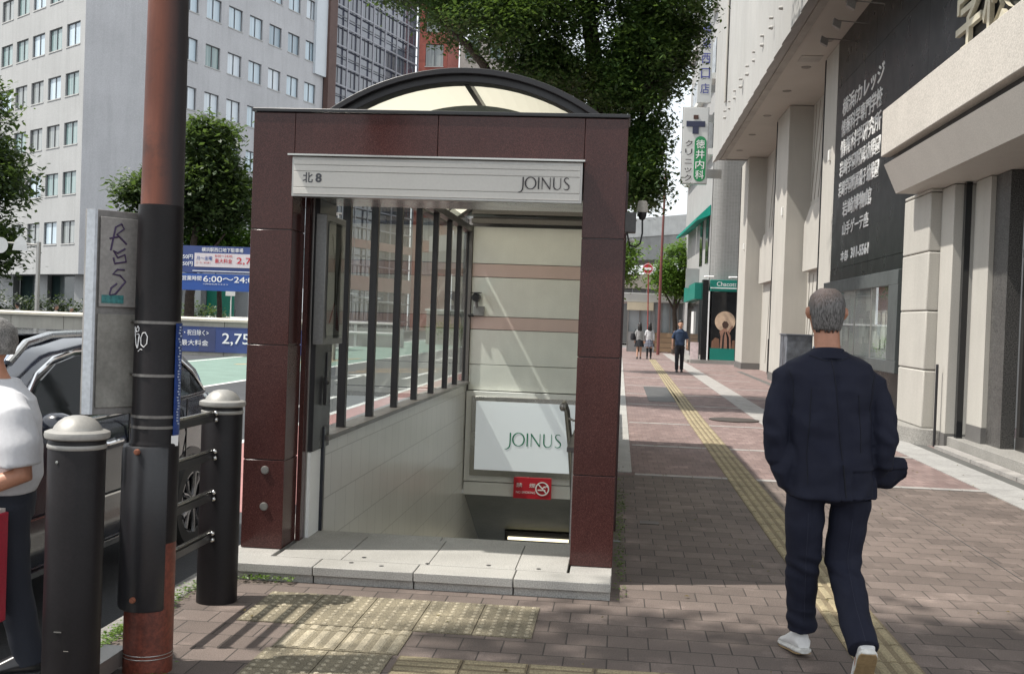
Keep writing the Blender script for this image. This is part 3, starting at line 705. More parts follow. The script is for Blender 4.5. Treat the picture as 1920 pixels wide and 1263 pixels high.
# blue strip notice on the right of the pole
b = B(); pr = []
for zz in (1.02, 1.50): pr.append([(PXc+.1*math.cos(a), PYc+.1*math.sin(a), zz) for a in [math.radians(-19+k*6) for k in range(7)]] + [(PXc+.103*math.cos(a), PYc+.103*math.sin(a), zz) for a in [math.radians(17-k*6) for k in range(7)]])
b.rings(pr); bn = P('notice_strip', b, M('blue_strip', (.015, .05, .22), rough=.4, var=.2, vs=20), pole)
b = B(); rr = random.Random(9)
for k in range(34):
    z = 1.48-k*.0125; a = math.radians(-12+rr.random()*8); x, y = PXc+.1045*math.cos(a), PYc+.1045*math.sin(a); b.obox((x, y, z), (.006, .005, 0), (.0005, -.0006, 0), (0, 0, .006))
P('print', b, M('print_grey', (.35, .4, .5), rough=.5), bn)
P('white_sticker', B().obox((PXc+.1*math.cos(math.radians(-24)), PYc+.1*math.sin(math.radians(-24)), .975), (.016, .036, 0), (.0016, -.0012, 0), (0, 0, .045)), whiteink, pole)
# ---- sign board clamped behind the pole
bd = TH('sign_board', 'grey metal sign board with purple graffiti, edge on, clamped behind the pole', 'sign board', (-2.2, 4.5, 1.1))
U = Vector((.60, .80, 0)).normalized(); N_ = Vector((U.y, -U.x, 0))
bdm = M('board_grey', (.25, .24, .23), rough=.5, var=.15, vs=6, fine=.08, streak=.12)
P('board_frame', B().obox((-2.225, 4.50, 1.10), U*.30, -N_*.05, (0, 0, .87)), bdm, bd, bev=.003)
P('edge_strip', B().obox((-2.236, 4.487, 1.105), X_*.036, U*.012, (0, 0, .862)), M('edge_white', (.55, .58, .62), rough=.35, metal=.2), bd)
P('board_panel', B().obox(Vector((-2.20, 4.53, 1.56)), U*.25, N_*.012, (0, 0, .38)), M('board_panel_grey', (.33, .315, .30), rough=.5, var=.12, vs=8), bd, bev=.002)
P('board_panel', B().obox(Vector((-2.20, 4.53, 1.13)), U*.25, N_*.006, (0, 0, .40)), M('board_panel_worn', (.27, .26, .235), rough=.6, var=.25, vs=9, streak=.2), bd, bev=.002)
def onbd(u, z): return Vector((-2.20, 4.53, z)) + U*u + N_*.014
pur = M('purple_marker', (.06, .035, .10), rough=.5)
k_ = .5
for s_ in ([(.035, 1.80), (.05, 1.90), (.07, 1.915), (.08, 1.895), (.055, 1.87), (.09, 1.83)], [(.03, 1.85), (.06, 1.86)],
           [(.085, 1.81), (.06, 1.79), (.045, 1.80), (.06, 1.77), (.085, 1.785), (.09, 1.755), (.05, 1.745), (.045, 1.77)],
           [(.085, 1.72), (.06, 1.72), (.045, 1.70), (.07, 1.695), (.09, 1.67), (.055, 1.615), (.035, 1.61), (.04, 1.64), (.06, 1.66)]):
    scribble(bd, 'graffiti', [onbd(u*1.3, z) for u, z in s_], .0042, pur)
P('sticker', B().obox(onbd(.01, 1.575), U*.10, N_*.001, (0, 0, .035)), M('teal_sticker', (.05, .22, .22), rough=.5, var=.5, vs=60), bd)
P('clamp', B().tube([(-2.10, 4.64, 1.275), (-2.04, 4.74, 1.275), (-1.97, 4.74, 1.275)], .006, 6).tube([(-2.10, 4.64, 1.5), (-2.04, 4.74, 1.5), (-1.97, 4.74, 1.5)], .006, 6), alu, bd)

# ================= ACROSS THE ROAD =================
pw = TH('parapet_wall', 'long concrete ramp wall with a pale rounded coping across the road', 'wall', (-20, 38.6, 0))
b = B()
for k in range(14): b.box(-38+k*2+.01, -36+k*2-.01, 38.6, 38.9, -.2, 1.10)
P('wall', b, M('ramp_concrete', (.40, .385, .34), rough=.85, var=.1, fine=.06, streak=.2), pw)
P('coping', B().tube([(-38, 38.68, 1.16), (-10.2, 38.68, 1.16)], (.15), 14, flat=.5).box(-38, -10.2, 38.5, 38.95, 1.09, 1.13), M('coping_cream', (.52, .49, .42), rough=.6), pw)
blue = M('sign_blue', (.02, .075, .30), rough=.4, var=.04, fine=0); blue2 = M('sign_blue_dull', (.035, .06, .19), rough=.45, var=.06, fine=0)
bn = TH('parking_price_banner', 'dull blue parking price banner fixed on the ramp wall, reading 2,750円', 'banner', (-14.5, 38.5, .4))
P('banner_panel', B().box(-18.4, -10.6, 38.54, 38.59, 0.0, .90), blue2, bn)
TX('月～金曜 <土・日・祝日除く>', (-16.9, 38.53, .58), X_, Z_, (2.35, .2), whiteink, bn, bold=.005)
TX('8:00～24:00 最大料金', (-16.9, 38.53, .22), X_, Z_, (2.35, .2), whiteink, bn, bold=.005)
TX('2,750円', (-14.05, 38.53, .26), X_, Z_, (1.9, .48), whiteink, bn, bold=.008)
for x0, x1 in ((-18.4, -15.9), (-14.9, -14.3)): P('dark_patch', B().box(x0, x1, 38.535, 38.538, .03, .87), M('patch_blue', (.045, .06, .15), rough=.5), bn)
sgn = TH('parking_sign', 'large bright blue parking sign with opening hours on two posts, above the ramp wall', 'sign', (-16, 43.6, 0))
P('sign_post', B().box(-18.6, -18.45, 43.7, 43.85, -.2, 4.0), alu, sgn); P('sign_post', B().box(-13.2, -13.05, 43.7, 43.85, -.2, 4.0), alu, sgn)
P('price_board', B().box(-19.0, -13.0, 43.56, 43.68, 2.98, 4.06), blue2, sgn); P('hours_board', B().box(-19.0, -13.0, 43.56, 43.68, 2.27, 2.95), blue, sgn)
P('price_panel', B().box(-17.13, -13.6, 43.54, 43.56, 3.22, 3.77), M('panel_pinkwhite', (.68, .62, .64), rough=.5, var=.03), sgn)
P('underline', B().box(-17.2, -13.2, 43.545, 43.56, 3.04, 3.07), whiteink, sgn)
TX('横浜駅西口地下駐車場', (-16.84, 43.55, 3.83), X_, Z_, (1.72, .17), whiteink, sgn, bold=.005)
TX('50円', (-17.62, 43.55, 3.52), X_, Z_, (.42, .18), whiteink, sgn, bold=.008); TX('50円', (-17.62, 43.55, 3.24), X_, Z_, (.42, .18), whiteink, sgn, bold=.008)
TX('月～金曜', (-17.05, 43.535, 3.49), X_, Z_, (.66, .16), blue, sgn, bold=.005)
TX('最大料金', (-16.28, 43.535, 3.38), X_, Z_, (.72, .19), red, sgn, bold=.008); TX('8:00～24:00', (-16.28, 43.535, 3.63), X_, Z_, (.72, .09), red, sgn)
TX('土・日・祝日除く', (-17.05, 43.535, 3.36), X_, Z_, (.6, .06), red, sgn)
TX('2,750円', (-15.38, 43.535, 3.34), X_, Z_, (1.6, .32), red, sgn, bold=.008)
TX('営業時間', (-17.62, 43.55, 2.66), X_, Z_, (.8, .19), whiteink, sgn, bold=.008)
TX('6:00～24:00', (-16.74, 43.55, 2.62), X_, Z_, (2.3, .24), whiteink, sgn, bold=.008)
TX('24時間利用できます', (-16.74, 43.55, 2.51), X_, Z_, (1.05, .045), whiteink, sgn)
# gantry pole with two sign backs
gt = TH('traffic_sign_pole', 'grey steel pole with a side arm holding two sign backs, left of the office', 'sign pole', (-23.4, 43, 0))
P('post', B().tube([(-23.42, 43, -.15), (-23.42, 43, 3.98)], .085, 14), alu, gt)
P('arm', B().tube([(-23.42, 43, 3.86), (-26.5, 42.8, 3.98)], .04, 10), alu, gt)
P('sign_back', B().lathe((-24.95, 42.83, 3.80), [(0, -.01), (.32, -.01), (.32, .01), (0, .01)], 32, axis='Y'), M('sign_back', (.55, .56, .56), rough=.5), gt)
P('sign_back', B().prism([(-24.45, 42.84, 3.62), (-23.80, 42.84, 3.60), (-23.88, 42.84, 3.98), (-24.12, 42.84, 4.24), (-24.36, 42.84, 3.99)], (0, .02, 0)), M('sign_back'), gt)
# small sign pole
sp_ = TH('street_sign', 'small white rectangular sign on a thin pole behind the ramp wall', 'sign', (-20.8, 58.3, 0))
P('post', B().tube([(-20.83, 58.3, -.15), (-20.83, 58.3, 2.6)], .035, 8), white, sp_); P('sign_plate', B().box(-21.12, -20.6, 58.24, 58.27, 2.26, 2.60), white, sp_)
# guard rails at the crossing
gr = TH('road_guardrail', 'white painted beam guardrail beyond the green lane, seen through the stair glazing', 'guardrail', (-13, 56, 0))
gm = M('guardrail_white', (.68, .68, .67), rough=.5, var=.06)
for z in (1.02, .52): P('beam', B().box(-22, -11.2, 56, 56.08, z-.02, z+.14).box(-22, -11.2, 55.95, 56.0, z+.03, z+.09), gm, gr, bev=.02)
for k in range(6): P('post', B().box(-21.5+k*2.0, -21.38+k*2.0, 56.08, 56.2, -.2, 1.1), gm, gr)
P('low_wall', B().box(-30, -11.0, 56.3, 56.6, -.2, .85), M('low_wall_grey', (.33, .33, .33), rough=.8), gr)
g2 = TH('short_guardrail', 'short white tubular barrier standing in front of the longer guardrail', 'guardrail', (-13.5, 50, 0))
P('beam', B().tube([(-19, 50, .68), (-12.3, 50, .68)], .09, 10).tube([(-19, 50, .40), (-12.3, 50, .40)], .06, 10), gm, g2)
for x in (-18.5, -15.5, -12.7): P('post', B().tube([(x, 50.1, -.15), (x, 50.1, .78)], .06, 10), gm, g2)

# ================= CAR =================
car = TH('parked_car', 'dark blue estate car with glass roof and silver rails behind the bollards', 'car', (-3.87, 6.1, -.12))
paint = M('car_paint', (.008, .010, .018), rough=.18, var=.05, fine=0, spec=.5, coat=.8); cglass = M('car_glass', (.012, .016, .016), rough=.03, var=.05, fine=0, spec=.8)
chrome = M('chrome', (.75, .75, .75), rough=.08, metal=1, var=.02, fine=0); tyre = M('tyre', (.018, .018, .018), rough=.8)
def R(y, pts):   # symmetric ring from a half profile (x from centre, z above road)
    L = [(-3.87+x, y, -.12+z) for x, z in pts]; return L + [(-3.87-x, y, -.12+z) for x, z in reversed(pts)]
def interp(tab, y):
    for (a, va), (c_, vc) in zip(tab, tab[1:]):
        if a <= y <= c_:
            t = (y-a)/(c_-a); t = t*t*(3-2*t) if len(tab) > 9 else t; return va+(vc-va)*t
    return tab[0][1] if y < tab[0][0] else tab[-1][1]
half_w = [(3.8, .70), (4.0, .84), (4.4, .90), (5.0, .92), (7.4, .92), (8.0, .89), (8.3, .80), (8.4, .72)]
top_z = [(3.8, .62), (3.95, .78), (4.3, .86), (5.2, .98), (6, 1.0), (8.0, 1.06), (8.3, 1.04), (8.4, .9)]
b = B(); rs = []
for k in range(47):
    y = 3.8+k*.1; hw, tz = interp(half_w, y), interp(top_z, y)
    lo = .26 if 4.1 < y < 8.2 else .36
    rs.append(R(y, [(hw-.10, lo), (hw-.01, lo+.05), (hw, .45), (hw-.012, .62), (hw+.004, tz-.22), (hw-.012, tz-.06), (hw-.05, tz), (hw*.5, tz+.03)]))
b.rings(rs); body = P('body', b, paint, car, smooth=50)
rz = [(5.0, 1.02), (5.5, 1.25), (5.95, 1.44), (6.5, 1.50), (7.3, 1.49), (7.8, 1.42), (8.15, 1.20), (8.3, 1.04)]
b = B(); rs = []
for k in range(34):
    y = 5.0+k*.1; h = interp(rz, y); hw = interp(half_w, y); f_ = (h-1.0)/.5
    rs.append(R(y, [(hw-.05, .99), (hw-.06-.12*f_, .99+(h-.99)*.8), (hw-.13-.14*f_, .99+(h-.99)*.95), (hw*.5, h)]))
b.rings(rs); P('cabin', b, paint, car, smooth=50)
def sidepanel(pts, off, name, mat, parent, x_base=None):
    """outline in (y, height above road) laid on the tumblehome on the kerb side"""
    out = []
    for y, z in pts:
        h = interp(rz, y); hw = interp(half_w, y); f_ = (h-1.0)/.5; t = (z-.99)/max(.05, (h-.99)*.8)
        out.append((-3.87+hw-.05-(.01+.12*f_)*max(0, min(1.15, t))+off, y, z-.12))
    bb = B().prism(out, (.01, 0, 0)); return P(name, bb, mat, parent, smooth=None)
win_f = [(5.42, 1.04), (5.55, 1.16), (5.72, 1.27), (5.92, 1.35), (6.15, 1.385), (6.50, 1.40), (6.50, 1.05)]
win_r = [(6.58, 1.05), (6.58, 1.40), (7.0, 1.39), (7.35, 1.36), (7.62, 1.30), (7.80, 1.22), (7.98, 1.08), (7.7, 1.07)]
sidepanel(win_f, .004, 'side_window', cglass, car); sidepanel(win_r, .004, 'side_window', cglass, car)
trim = [(5.36, 1.03), (5.5, 1.17), (5.68, 1.30), (5.9, 1.38), (6.15, 1.415), (6.55, 1.425), (7.0, 1.415), (7.38, 1.385), (7.66, 1.32), (7.85, 1.23), (8.04, 1.08)]
def sp3(y, z, off=.012):
    h = interp(rz, y); hw = interp(half_w, y); f_ = (h-1.0)/.5; t = (z-.99)/max(.05, (h-.99)*.8)
    return (-3.87+hw-.05-(.01+.12*f_)*max(0, min(1.15, t))+off, y, z-.12)
P('window_trim', B().tube([sp3(y, z) for y, z in trim], .012, 8).tube([sp3(5.36, 1.03), sp3(6.5, 1.035), sp3(8.04, 1.07)], .012, 8), chrome, car)
b = B(); b.prism([(-3.2, 5.10, .96), (-4.54, 5.10, .96), (-4.44, 5.85, 1.285), (-3.30, 5.85, 1.285)], (0, -.012, .02)); P('windscreen', b, M('screen_sky_tint', (.22, .27, .36), rough=.1, fine=0, coat=1), car, smooth=None)  # pale blue base colour stands in for sky reflected in the glass
b = B()
for y0, y1 in ((6.0, 6.62), (6.66, 7.25)): b.box(-4.40, -3.34, y0, y1, 1.375, 1.389)
P('roof_glass', b, M('roof_glass', (.02, .022, .025), rough=.04, fine=0, spec=1), car, bev=.01)
for s in (-1, 1): P('roof_rail', B().tube([(-3.87+s*.66, 5.62, 1.24), (-3.87+s*.68, 5.75, 1.345), (-3.87+s*.68, 6.0, 1.385), (-3.87+s*.68, 7.2, 1.40), (-3.87+s*.66, 7.5, 1.34)], .022, 10), M('rail_silver', (.55, .56, .57), rough=.25, metal=.9), car)
mr = P('wing_mirror', B().ell((-2.87, 5.50, .93), (.11, .07, .075), 16, 10).tube([(-2.98, 5.55, .90), (-2.9, 5.52, .91)], .03), paint, car)
P('turn_signal', B().ell((-2.80, 5.445, .92), (.045, .016, .012), 12, 8), emis('orange_lamp', (1, .42, .03), 2.0), mr)
dr = P('door_seam', B().box(-2.952, -2.944, 6.53, 6.54, .15, .92).box(-2.952, -2.944, 5.36, 5.368, .15, .92).box(-2.952, -2.944, 7.44, 7.448, .5, .94), black, car)
for y in (6.28, 7.22): P('door_handle', B().tube([(-2.945, y-.11, .76), (-2.915, y-.09, .765), (-2.91, y, .77), (-2.915, y+.09, .77), (-2.945, y+.11, .77)], .014, 8), chrome, car)
P('side_trim', B().box(-2.957, -2.935, 5.3, 7.1, .155, .185).box(-2.95, -2.94, 5.3, 7.1, .45, .46), chrome, car)
def wheel(y, s):
    x = -3.87+s*.83
    wt = P('wheel', B().lathe((x, y, .21), [(.215, -.11), (.30, -.115), (.325, -.09), (.33, 0), (.325, .09), (.30, .115), (.215, .11)], 40, axis='X'), tyre, car)
    b = B()
    for k in range(5):
        for dd in (-.13, .13):
            a = 2*math.pi*k/5+dd; a2 = 2*math.pi*k/5+dd*2.0
            b.tube([(x+s*.095, y+.03*math.cos(a), .21+.03*math.sin(a)), (x+s*.10, y+.12*math.cos(a), .21+.12*math.sin(a)), (x+s*.105, y+.215*math.cos(a2), .21+.215*math.sin(a2))], [.02, .016, .02], 8)
    b.lathe((x+s*.09, y, .21), [(.0, -.01), (.05, -.01), (.05, .02), (0, .02)], 16, axis='X'); b.lathe((x+s*.085, y, .21), [(.205, -.02), (.222, -.02), (.222, .025), (.205, .025)], 40, axis='X')
    P('rim', b, M('rim_grey', (.26, .26, .27), rough=.25, metal=.8), wt)
    P('brake_disc', B().lathe((x+s*.03, y, .21), [(0, -.01), (.2, -.01), (.2, .01), (0, .01)], 24, axis='X'), M('brake', (.03, .03, .03), rough=.5), wt)
for y in (4.85, 7.57):
    for s in (-1, 1): wheel(y, s)
P('wheel_arch', B().lathe((-2.975, 4.85, .21), [(.335, 0), (.385, 0), (.385, .022), (.335, .022)], 40, axis='X').lathe((-2.975, 7.57, .21), [(.335, 0), (.385, 0), (.385, .022), (.335, .022)], 40, axis='X'), dark, car)
for s in (-1, 1): P('headlight', B().ell((-3.87+s*.62, 3.96, .60), (.17, .12, .07), 16, 8), M('lamp_glass', (.6, .6, .62), rough=.1), car); P('tail_light', B().ell((-3.87+s*.68, 8.28, .80), (.16, .1, .06), 16, 8), red, car)
# ================= BUILDINGS =================
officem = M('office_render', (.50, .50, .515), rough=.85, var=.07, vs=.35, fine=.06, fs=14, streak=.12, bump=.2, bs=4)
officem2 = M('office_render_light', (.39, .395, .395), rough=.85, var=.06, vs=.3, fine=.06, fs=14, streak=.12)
framem = M('window_frame_dark', (.10, .10, .11), rough=.4)
def blindmat(name, c1, c2):
    m = bpy.data.materials.new(name); m.use_nodes = True; nt = m.node_tree; p = nt.nodes['Principled BSDF']
    v = tc(nt, (1, 1, .02)); c = mix(nt, ramp(nt, noi(nt, v, 7, 2), .42, .58), c1, c2); nt.links.new(c, p.inputs['Base Color'])
    p.inputs['Roughness'].default_value = .5; p.inputs['Coat Weight'].default_value = 1; p.inputs['Coat Roughness'].default_value = .02; p.inputs['Coat IOR'].default_value = 1.6; MATS[name] = m; return m
blindA = blindmat('pale_blind', (.50, .60, .66), (.38, .48, .55)); blindB = blindmat('green_curtain', (.12, .20, .20), (.26, .34, .33)); blindC = blindmat('grey_curtain', (.16, .18, .18), (.28, .30, .29))
def window_mesh(wd, ht, blind, split=.5, dep=.18, frm=None):
    b = B()
    b.box(0, wd, dep-.02, dep, 0, ht, 1)
    for x0, x1 in ((0, .05), (wd-.05, wd), (wd*split-.03, wd*split+.03)): b.box(x0, x1, dep-.07, dep-.021, 0, ht, 0)
    b.box(.051, wd-.051, dep-.07, dep-.021, 0, .05, 0); b.box(.051, wd-.051, dep-.07, dep-.021, ht-.05, ht, 0)
    b.box(-.05, wd+.05, -.04, dep-.03, -.08, -.001, 2)
    me = b.mesh('window'); clean(me, None)
    for m_ in (frm or framem, blind, M('window_sill', (.45, .45, .44), rough=.7)): me.materials.append(m_)
    return me
def windows(parent, O, U, N, openings, meshes, rnd):
    a = math.atan2(U.y, U.x)
    for (u0, u1, v0, v1) in openings:
        o = bpy.data.objects.new('window', rnd.choice(meshes)); COL.objects.link(o); o.parent = parent
        o.location = O + U*u0 + Z_*v0 - rootloc(parent); o.rotation_euler = (0, 0, a)
# --- grey office block
off = TH('office_building', 'pale grey concrete office block with rows of square windows and a blank corner', 'office building', (-34, 76, 0))
def face_wall(parent, A, Bp, z0, z1, ops, mat, dep=.2, name='facade_wall'):
    A, Bp = Vector((*A, 0)), Vector((*Bp, 0)); U = (Bp-A).normalized(); L = (Bp-A).length; N = Vector((U.y, -U.x, 0))
    b = B().grid(A, U, Z_, [0, L], [z0, z1], ops, depth=dep, N=N)
    if ops: 
        b.grid(A-N*dep*1.01, U, Z_, [0, L], [z0, z1], [])
    P(name, b, mat, parent, recalc=False, smooth=None)
    return A, U, N
rnd = random.Random(11)
wA = window_mesh(1.75, 1.62, blindA); wB = window_mesh(1.15, 1.55, blindB); wC = window_mesh(1.15, 1.55, blindC)
# left face: runs from far left to the corner at (-37.5, 74.2)
cA, cB, cC, cD = (-51.5, 85.2), (-37.5, 74.2), (-32.0, 76.85), (-26.5, 95.45)
L = math.hypot(cB[0]-cA[0], cB[1]-cA[1]); ops = []
# window columns 1.52 m wide, pitch 1.95, rows 3.5
for r in range(8):
    for c_ in range(6):
        u1 = L-.75-c_*2.85; ops.append((u1-2.1, u1, 5.75+r*3.48, 7.35+r*3.48))
wB = window_mesh(2.1, 1.60, blindB); wC = window_mesh(2.1, 1.60, blindC); wA2 = window_mesh(2.1, 1.6, blindA)
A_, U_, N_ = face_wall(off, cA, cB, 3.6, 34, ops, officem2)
windows(off, A_, U_, N_, ops, [wB, wB, wC, wC, wA2], rnd)
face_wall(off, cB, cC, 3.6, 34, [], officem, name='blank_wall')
L = math.hypot(cD[0]-cC[0], cD[1]-cC[1]); ops = []
for r in range(8):
    for c_ in range(7):
        u0 = .55+c_*2.66; ops.append((u0, u0+1.75, 5.35+r*3.52, 6.97+r*3.52))
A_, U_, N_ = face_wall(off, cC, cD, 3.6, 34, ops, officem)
wA_ = window_mesh(1.75, 1.62, blindA); wA_2 = window_mesh(1.75, 1.62, blindB, .5)
blindD = blindmat('white_blind', (.62, .68, .72), (.50, .56, .62)); blindE = blindmat('dim_blind', (.30, .38, .44), (.20, .27, .32))
windows(off, A_, U_, N_, ops, [wA_]*4+[wA_2]+[window_mesh(1.75, 1.62, blindD)]*2+[window_mesh(1.75, 1.62, blindE)]*2, rnd)
b = B(); b.face([(*cA, 3.6), (*cB, 3.6), (*cC, 3.6), (*cD, 3.6), (-60, 105, 3.6)]); b.face([(*cA, 34), (*cB, 34), (*cC, 34), (*cD, 34), (-60, 105, 34)])
P('slab', b, officem, off, recalc=False)
b = B()
for (x, y) in ((-48, 83.6), (-43.2, 79.9), (-38, 75.8), (-33.5, 78), (-31.6, 79.6), (-29.8, 86)): b.box(x-.5, x+.5, y-.1, y+.9, -.1, 3.6)
P('ground_pillar', b, officem2, off)
b = B(); inset = 1.6
pts = [(-51, 87.5), (-38.2, 76.6), (-33.2, 79.6), (-28.2, 97)]
for p, q in zip(pts, pts[1:]): b.face([(*p, -.1), (*q, -.1), (*q, 3.6), (*p, 3.6)])
P('shop_glazing', b, M('dark_shop_glass', (.015, .03, .03), rough=.08, fine=0), off, recalc=False)
b = B().box(-31.0, -28.9, 81.5, 81.6, -.1, 3.4); b2 = B().box(-30.9, -30.0, 80.6, 80.7, .3, 3.2)
P('green_shop_panel', b, M('shop_green', (.0, .16, .10), rough=.5), off)
P('white_edge_sign', B().obox((-27.0, 93.9, 22), (.25, -.05, 0), (.6, 1.8, 0), (0, 0, 14)), M('edge_sign_white', (.60, .64, .68), rough=.4, var=.03), off)
P('brown_shaft', B().obox((-26.45, 95.5, -.1), (.45, -.1, 0), (.4, 1.0, 0), (0, 0, 34)), M('brown_shaft', (.10, .055, .045), rough=.6), off)
# --- dark glazed building
dg_ = TH('glazed_building', 'dark glazed office with a silver window grid beside the grey office', 'office building', (-24, 105, 0))
A, Bp = Vector((-26.0, 96.6, 0)), Vector((-21.6, 113.2, 0)); U = (Bp-A).normalized(); L = (Bp-A).length; N = Vector((U.y, -U.x, 0))
b = B().obox(A-N*.2, U*L, -N*2, Z_*36); P('core', b, M('dark_glazing', (.055, .06, .085), rough=.1, var=.15, vs=.5, fine=0, coat=1), dg_)
b = B(); b3 = B()
nc = 7; cw = L/nc
for k in range(nc+1): b.obox(A+U*(k*cw-.09), U*.18, N*.12, Z_*36)
for r in range(21):
    z = .8+r*1.75
    b.obox(A+Z_*z, U*L, N*.09, Z_*.13)
    for k in range(nc):
        if r % 2: b3.obox(A+U*(k*cw)+Z_*(z+.9), U*cw, N*.05, Z_*.07)
        else:
            for q in (1, 2): b3.obox(A+U*(k*cw+cw*q/3)+Z_*(z+.14), U*.08, N*.05, Z_*1.6)
P('mullion_grid', b, M('silver_grid', (.30, .30, .33), rough=.4, metal=.4), dg_, merge=False)
P('glazing_bar', b3, M('dark_bar', (.04, .04, .05), rough=.4), dg_, merge=False)
b = B(); 
for r in range(1, 3): b.obox(A+Z_*(3.4*r+.9)+N*.02, U*L, N*.1, Z_*.8)
b.obox(A+Z_*3.75+N*.02, U*L, N*.14, Z_*1.25); P('spandrel_band', b, M('dull_pink_band', (.36, .20, .17), rough=.6), dg_)
b = B(); 
for k in range(3): b.obox(A+U*(1+k*4.6)+Z_*(3.3-k*.3), U*3.2, N*1.0, Z_*.12)
P('awning', b, white, dg_)
# --- red brick building
rb = TH('red_brick_building', 'narrow red brick building between the glazed office and the beige tower', 'building', (-20.5, 116, 0))
ops = [(.7, 2.6, 5.9+r*3.6, 8.2+r*3.6) for r in range(8)]
brk = brickmat('red_brick_wall', (.36, .10, .075), (.30, .08, .06), (.25, .1, .08), .6, .3, .01, axes='XZ', speck=.05)
b = B().grid((-21.8, 115, 0), X_, Z_, [0, 3.0], [0, 34.5], ops, depth=.25, N=(0, -1, 0)); b.box(-21.8, -18.8, 115.26, 123, 0, 34.5)
P('facade_wall', b, brk, rb)
windows(rb, Vector((-21.8, 115, 0)), X_, Vector((0, -1, 0)), ops, [window_mesh(1.9, 2.3, blindC)], rnd)
# --- beige tower behind
bt = TH('beige_tower', 'tall beige tiled building partly hidden behind the big street tree', 'building', (-12, 126, 0))
ops = [(.6+c_*2.8, 2.2+c_*2.8, 5.5+r*3.6, 7.6+r*3.6) for r in range(8) for c_ in range(4)]
beige = brickmat('beige_tile_wall', (.42, .40, .37), (.38, .365, .34), (.30, .29, .27), 1.2, .45, .02, axes='XZ', speck=.05)
b = B().grid((-19.0, 125, 0), X_, Z_, [0, 12], [0, 30], ops, depth=.25, N=(0, -1, 0)); b.box(-19.0, -7, 125.26, 140, 0, 30)
P('facade_wall', b, beige, bt); windows(bt, Vector((-19.0, 125, 0)), X_, Vector((0, -1, 0)), ops, [window_mesh(1.6, 2.1, blindC), window_mesh(1.6, 2.1, blindB)], rnd)

# ================= RIGHT: SCHOOL BUILDING =================
sch = TH('school_building', 'beige school building with a tall overhanging upper wall and black sign wall on the right', 'building', (4.6, 20, 0))
wallm = M('beige_wall', (.44, .422, .385), rough=.8, var=.06, vs=.8, fine=.06, fs=60, streak=.12, bump=.15)
soffm = M('soffit_paint_beige', (.42, .40, .36), rough=.75, var=.05, vs=.5)
uppm = M('ribbed_wall_white', (.39, .385, .37), rough=.7, var=.06, vs=.4, fine=.05, streak=.12)
XE, ZE = 3.4, 7.9
# ribbed upper wall with scalloped lower lip : vertical half-round ribs
b = B(); y = 2.0; rb_w = 1.3
cols = []
while y < 43.2:
    for q in range(6):
        t = q/6; cols.append((y+t*rb_w, XE-.10*math.sin(math.pi*t), ZE-.14*math.sin(math.pi*t)))
    y += rb_w
for (y0, x0, z0), (y1, x1, z1) in zip(cols, cols[1:]):
    b.face([(x0, y0, z0), (x1, y1, z1), (x1, y1, 21), (x0, y0, 21)]); b.face([(x0, y0, z0), (x1, y1, z1), (3.62, y1, ZE+.06), (3.62, y0, ZE+.06)])
b.face([(XE, 43.2, ZE), (12, 43.2, ZE), (12, 43.2, 21), (XE, 43.2, 21)])
P('overhanging_wall', b, uppm, sch, smooth=50)
P('eave_strip', B().box(3.62, 3.80, 2, 43.1, ZE+.02, ZE+.10), M('eave_dark', (.33, .32, .29), rough=.8), sch)
b = B().box(3.80, 6.6, 2, 43.15, ZE+.05, ZE+.12); P('soffit', b, soffm, sch)
b = B().box(3.45, 6.6, 2, 43.1, 20.9, 21.0).box(6.6, 7.0, 20, 43.1, -.2, 21); P('roof_slab', b, uppm, sch)
b = B()
for k in range(13): b.lathe((XE-.08, 18.5+k*1.65, 8.85), [(0, -.10), (.035, -.08), (.035, 0), (.02, .02), (0, .02)], 10, axis='X'); b.lathe((XE-.08, 18.5+k*1.65, 8.62), [(0, -.10), (.035, -.08), (.05, 0), (.03, .02), (0, .02)], 10, axis='X')
P('wall_lamp_stud', b, M('stud_grey', (.40, .39, .37), rough=.6), sch)
P('narrow_window', B().box(XE-.12, XE-.09, 38.4, 38.7, 9.2, 13), soffm, sch)
# recessed lower wall and columns
b = B()
for y0, y1 in ((26.9, 32.4), (35.1, 42.4)):
    b.face([(5.3, y0-.5, -.1), (5.3, y1+.5, -.1), (5.3, y1+.5, 8), (5.3, y0-.5, 8)])
P('recessed_wall', b, wallm, sch, recalc=False)
b = B()
for y0, y1 in ((26.95, 32.35), (35.15, 42.35)):   # smooth projecting panel
    b.prism([(5.12, y0, 3.2), (5.12, y1, 3.2), (5.12, y1, 4.55), (5.12, y1-.9, 4.95), (5.12, y0, 5.0)], (.17, 0, 0))
P('projecting_panel', b, wallm, sch, bev=.01)
b = B()
for y0, y1 in ((26.95, 32.35), (35.15, 42.35)):   # slanting grooves as raised thin battens
    for k in range(9):
        yy = y0+.3+k*.6
        p0, p1 = Vector((5.285, min(yy+1.0, y1), 5.2)), Vector((5.285, yy, 7.9)); b.obox(p0, p1-p0, (0, .035, 0), (.02, 0, 0))
        p0, p1 = Vector((5.285, min(yy+.7, y1), .3)), Vector((5.285, yy, 3.1)); b.obox(p0, p1-p0, (0, .035, 0), (.02, 0, 0))
P('wall_groove', b, M('groove_shadow', (.30, .285, .25), rough=.8), sch)
for y0, y1 in ((42.5, 44.9), (32.5, 34.9), (25.35, 26.85)):
    c0 = P('column', B().box(4.62, 5.5, y0, y1, .22, ZE+.04), wallm, sch, bev=.02); P('column_base', B().box(4.60, 5.52, y0-.02, y1+.02, -.1, .218), M('base_granite', (.16, .155, .15), rough=.5, fine=.2, fs=100), c0)
    P('down_pipe', B().box(4.60, 4.66, y1+.01, y1+.06, .1, ZE), dark, c0)
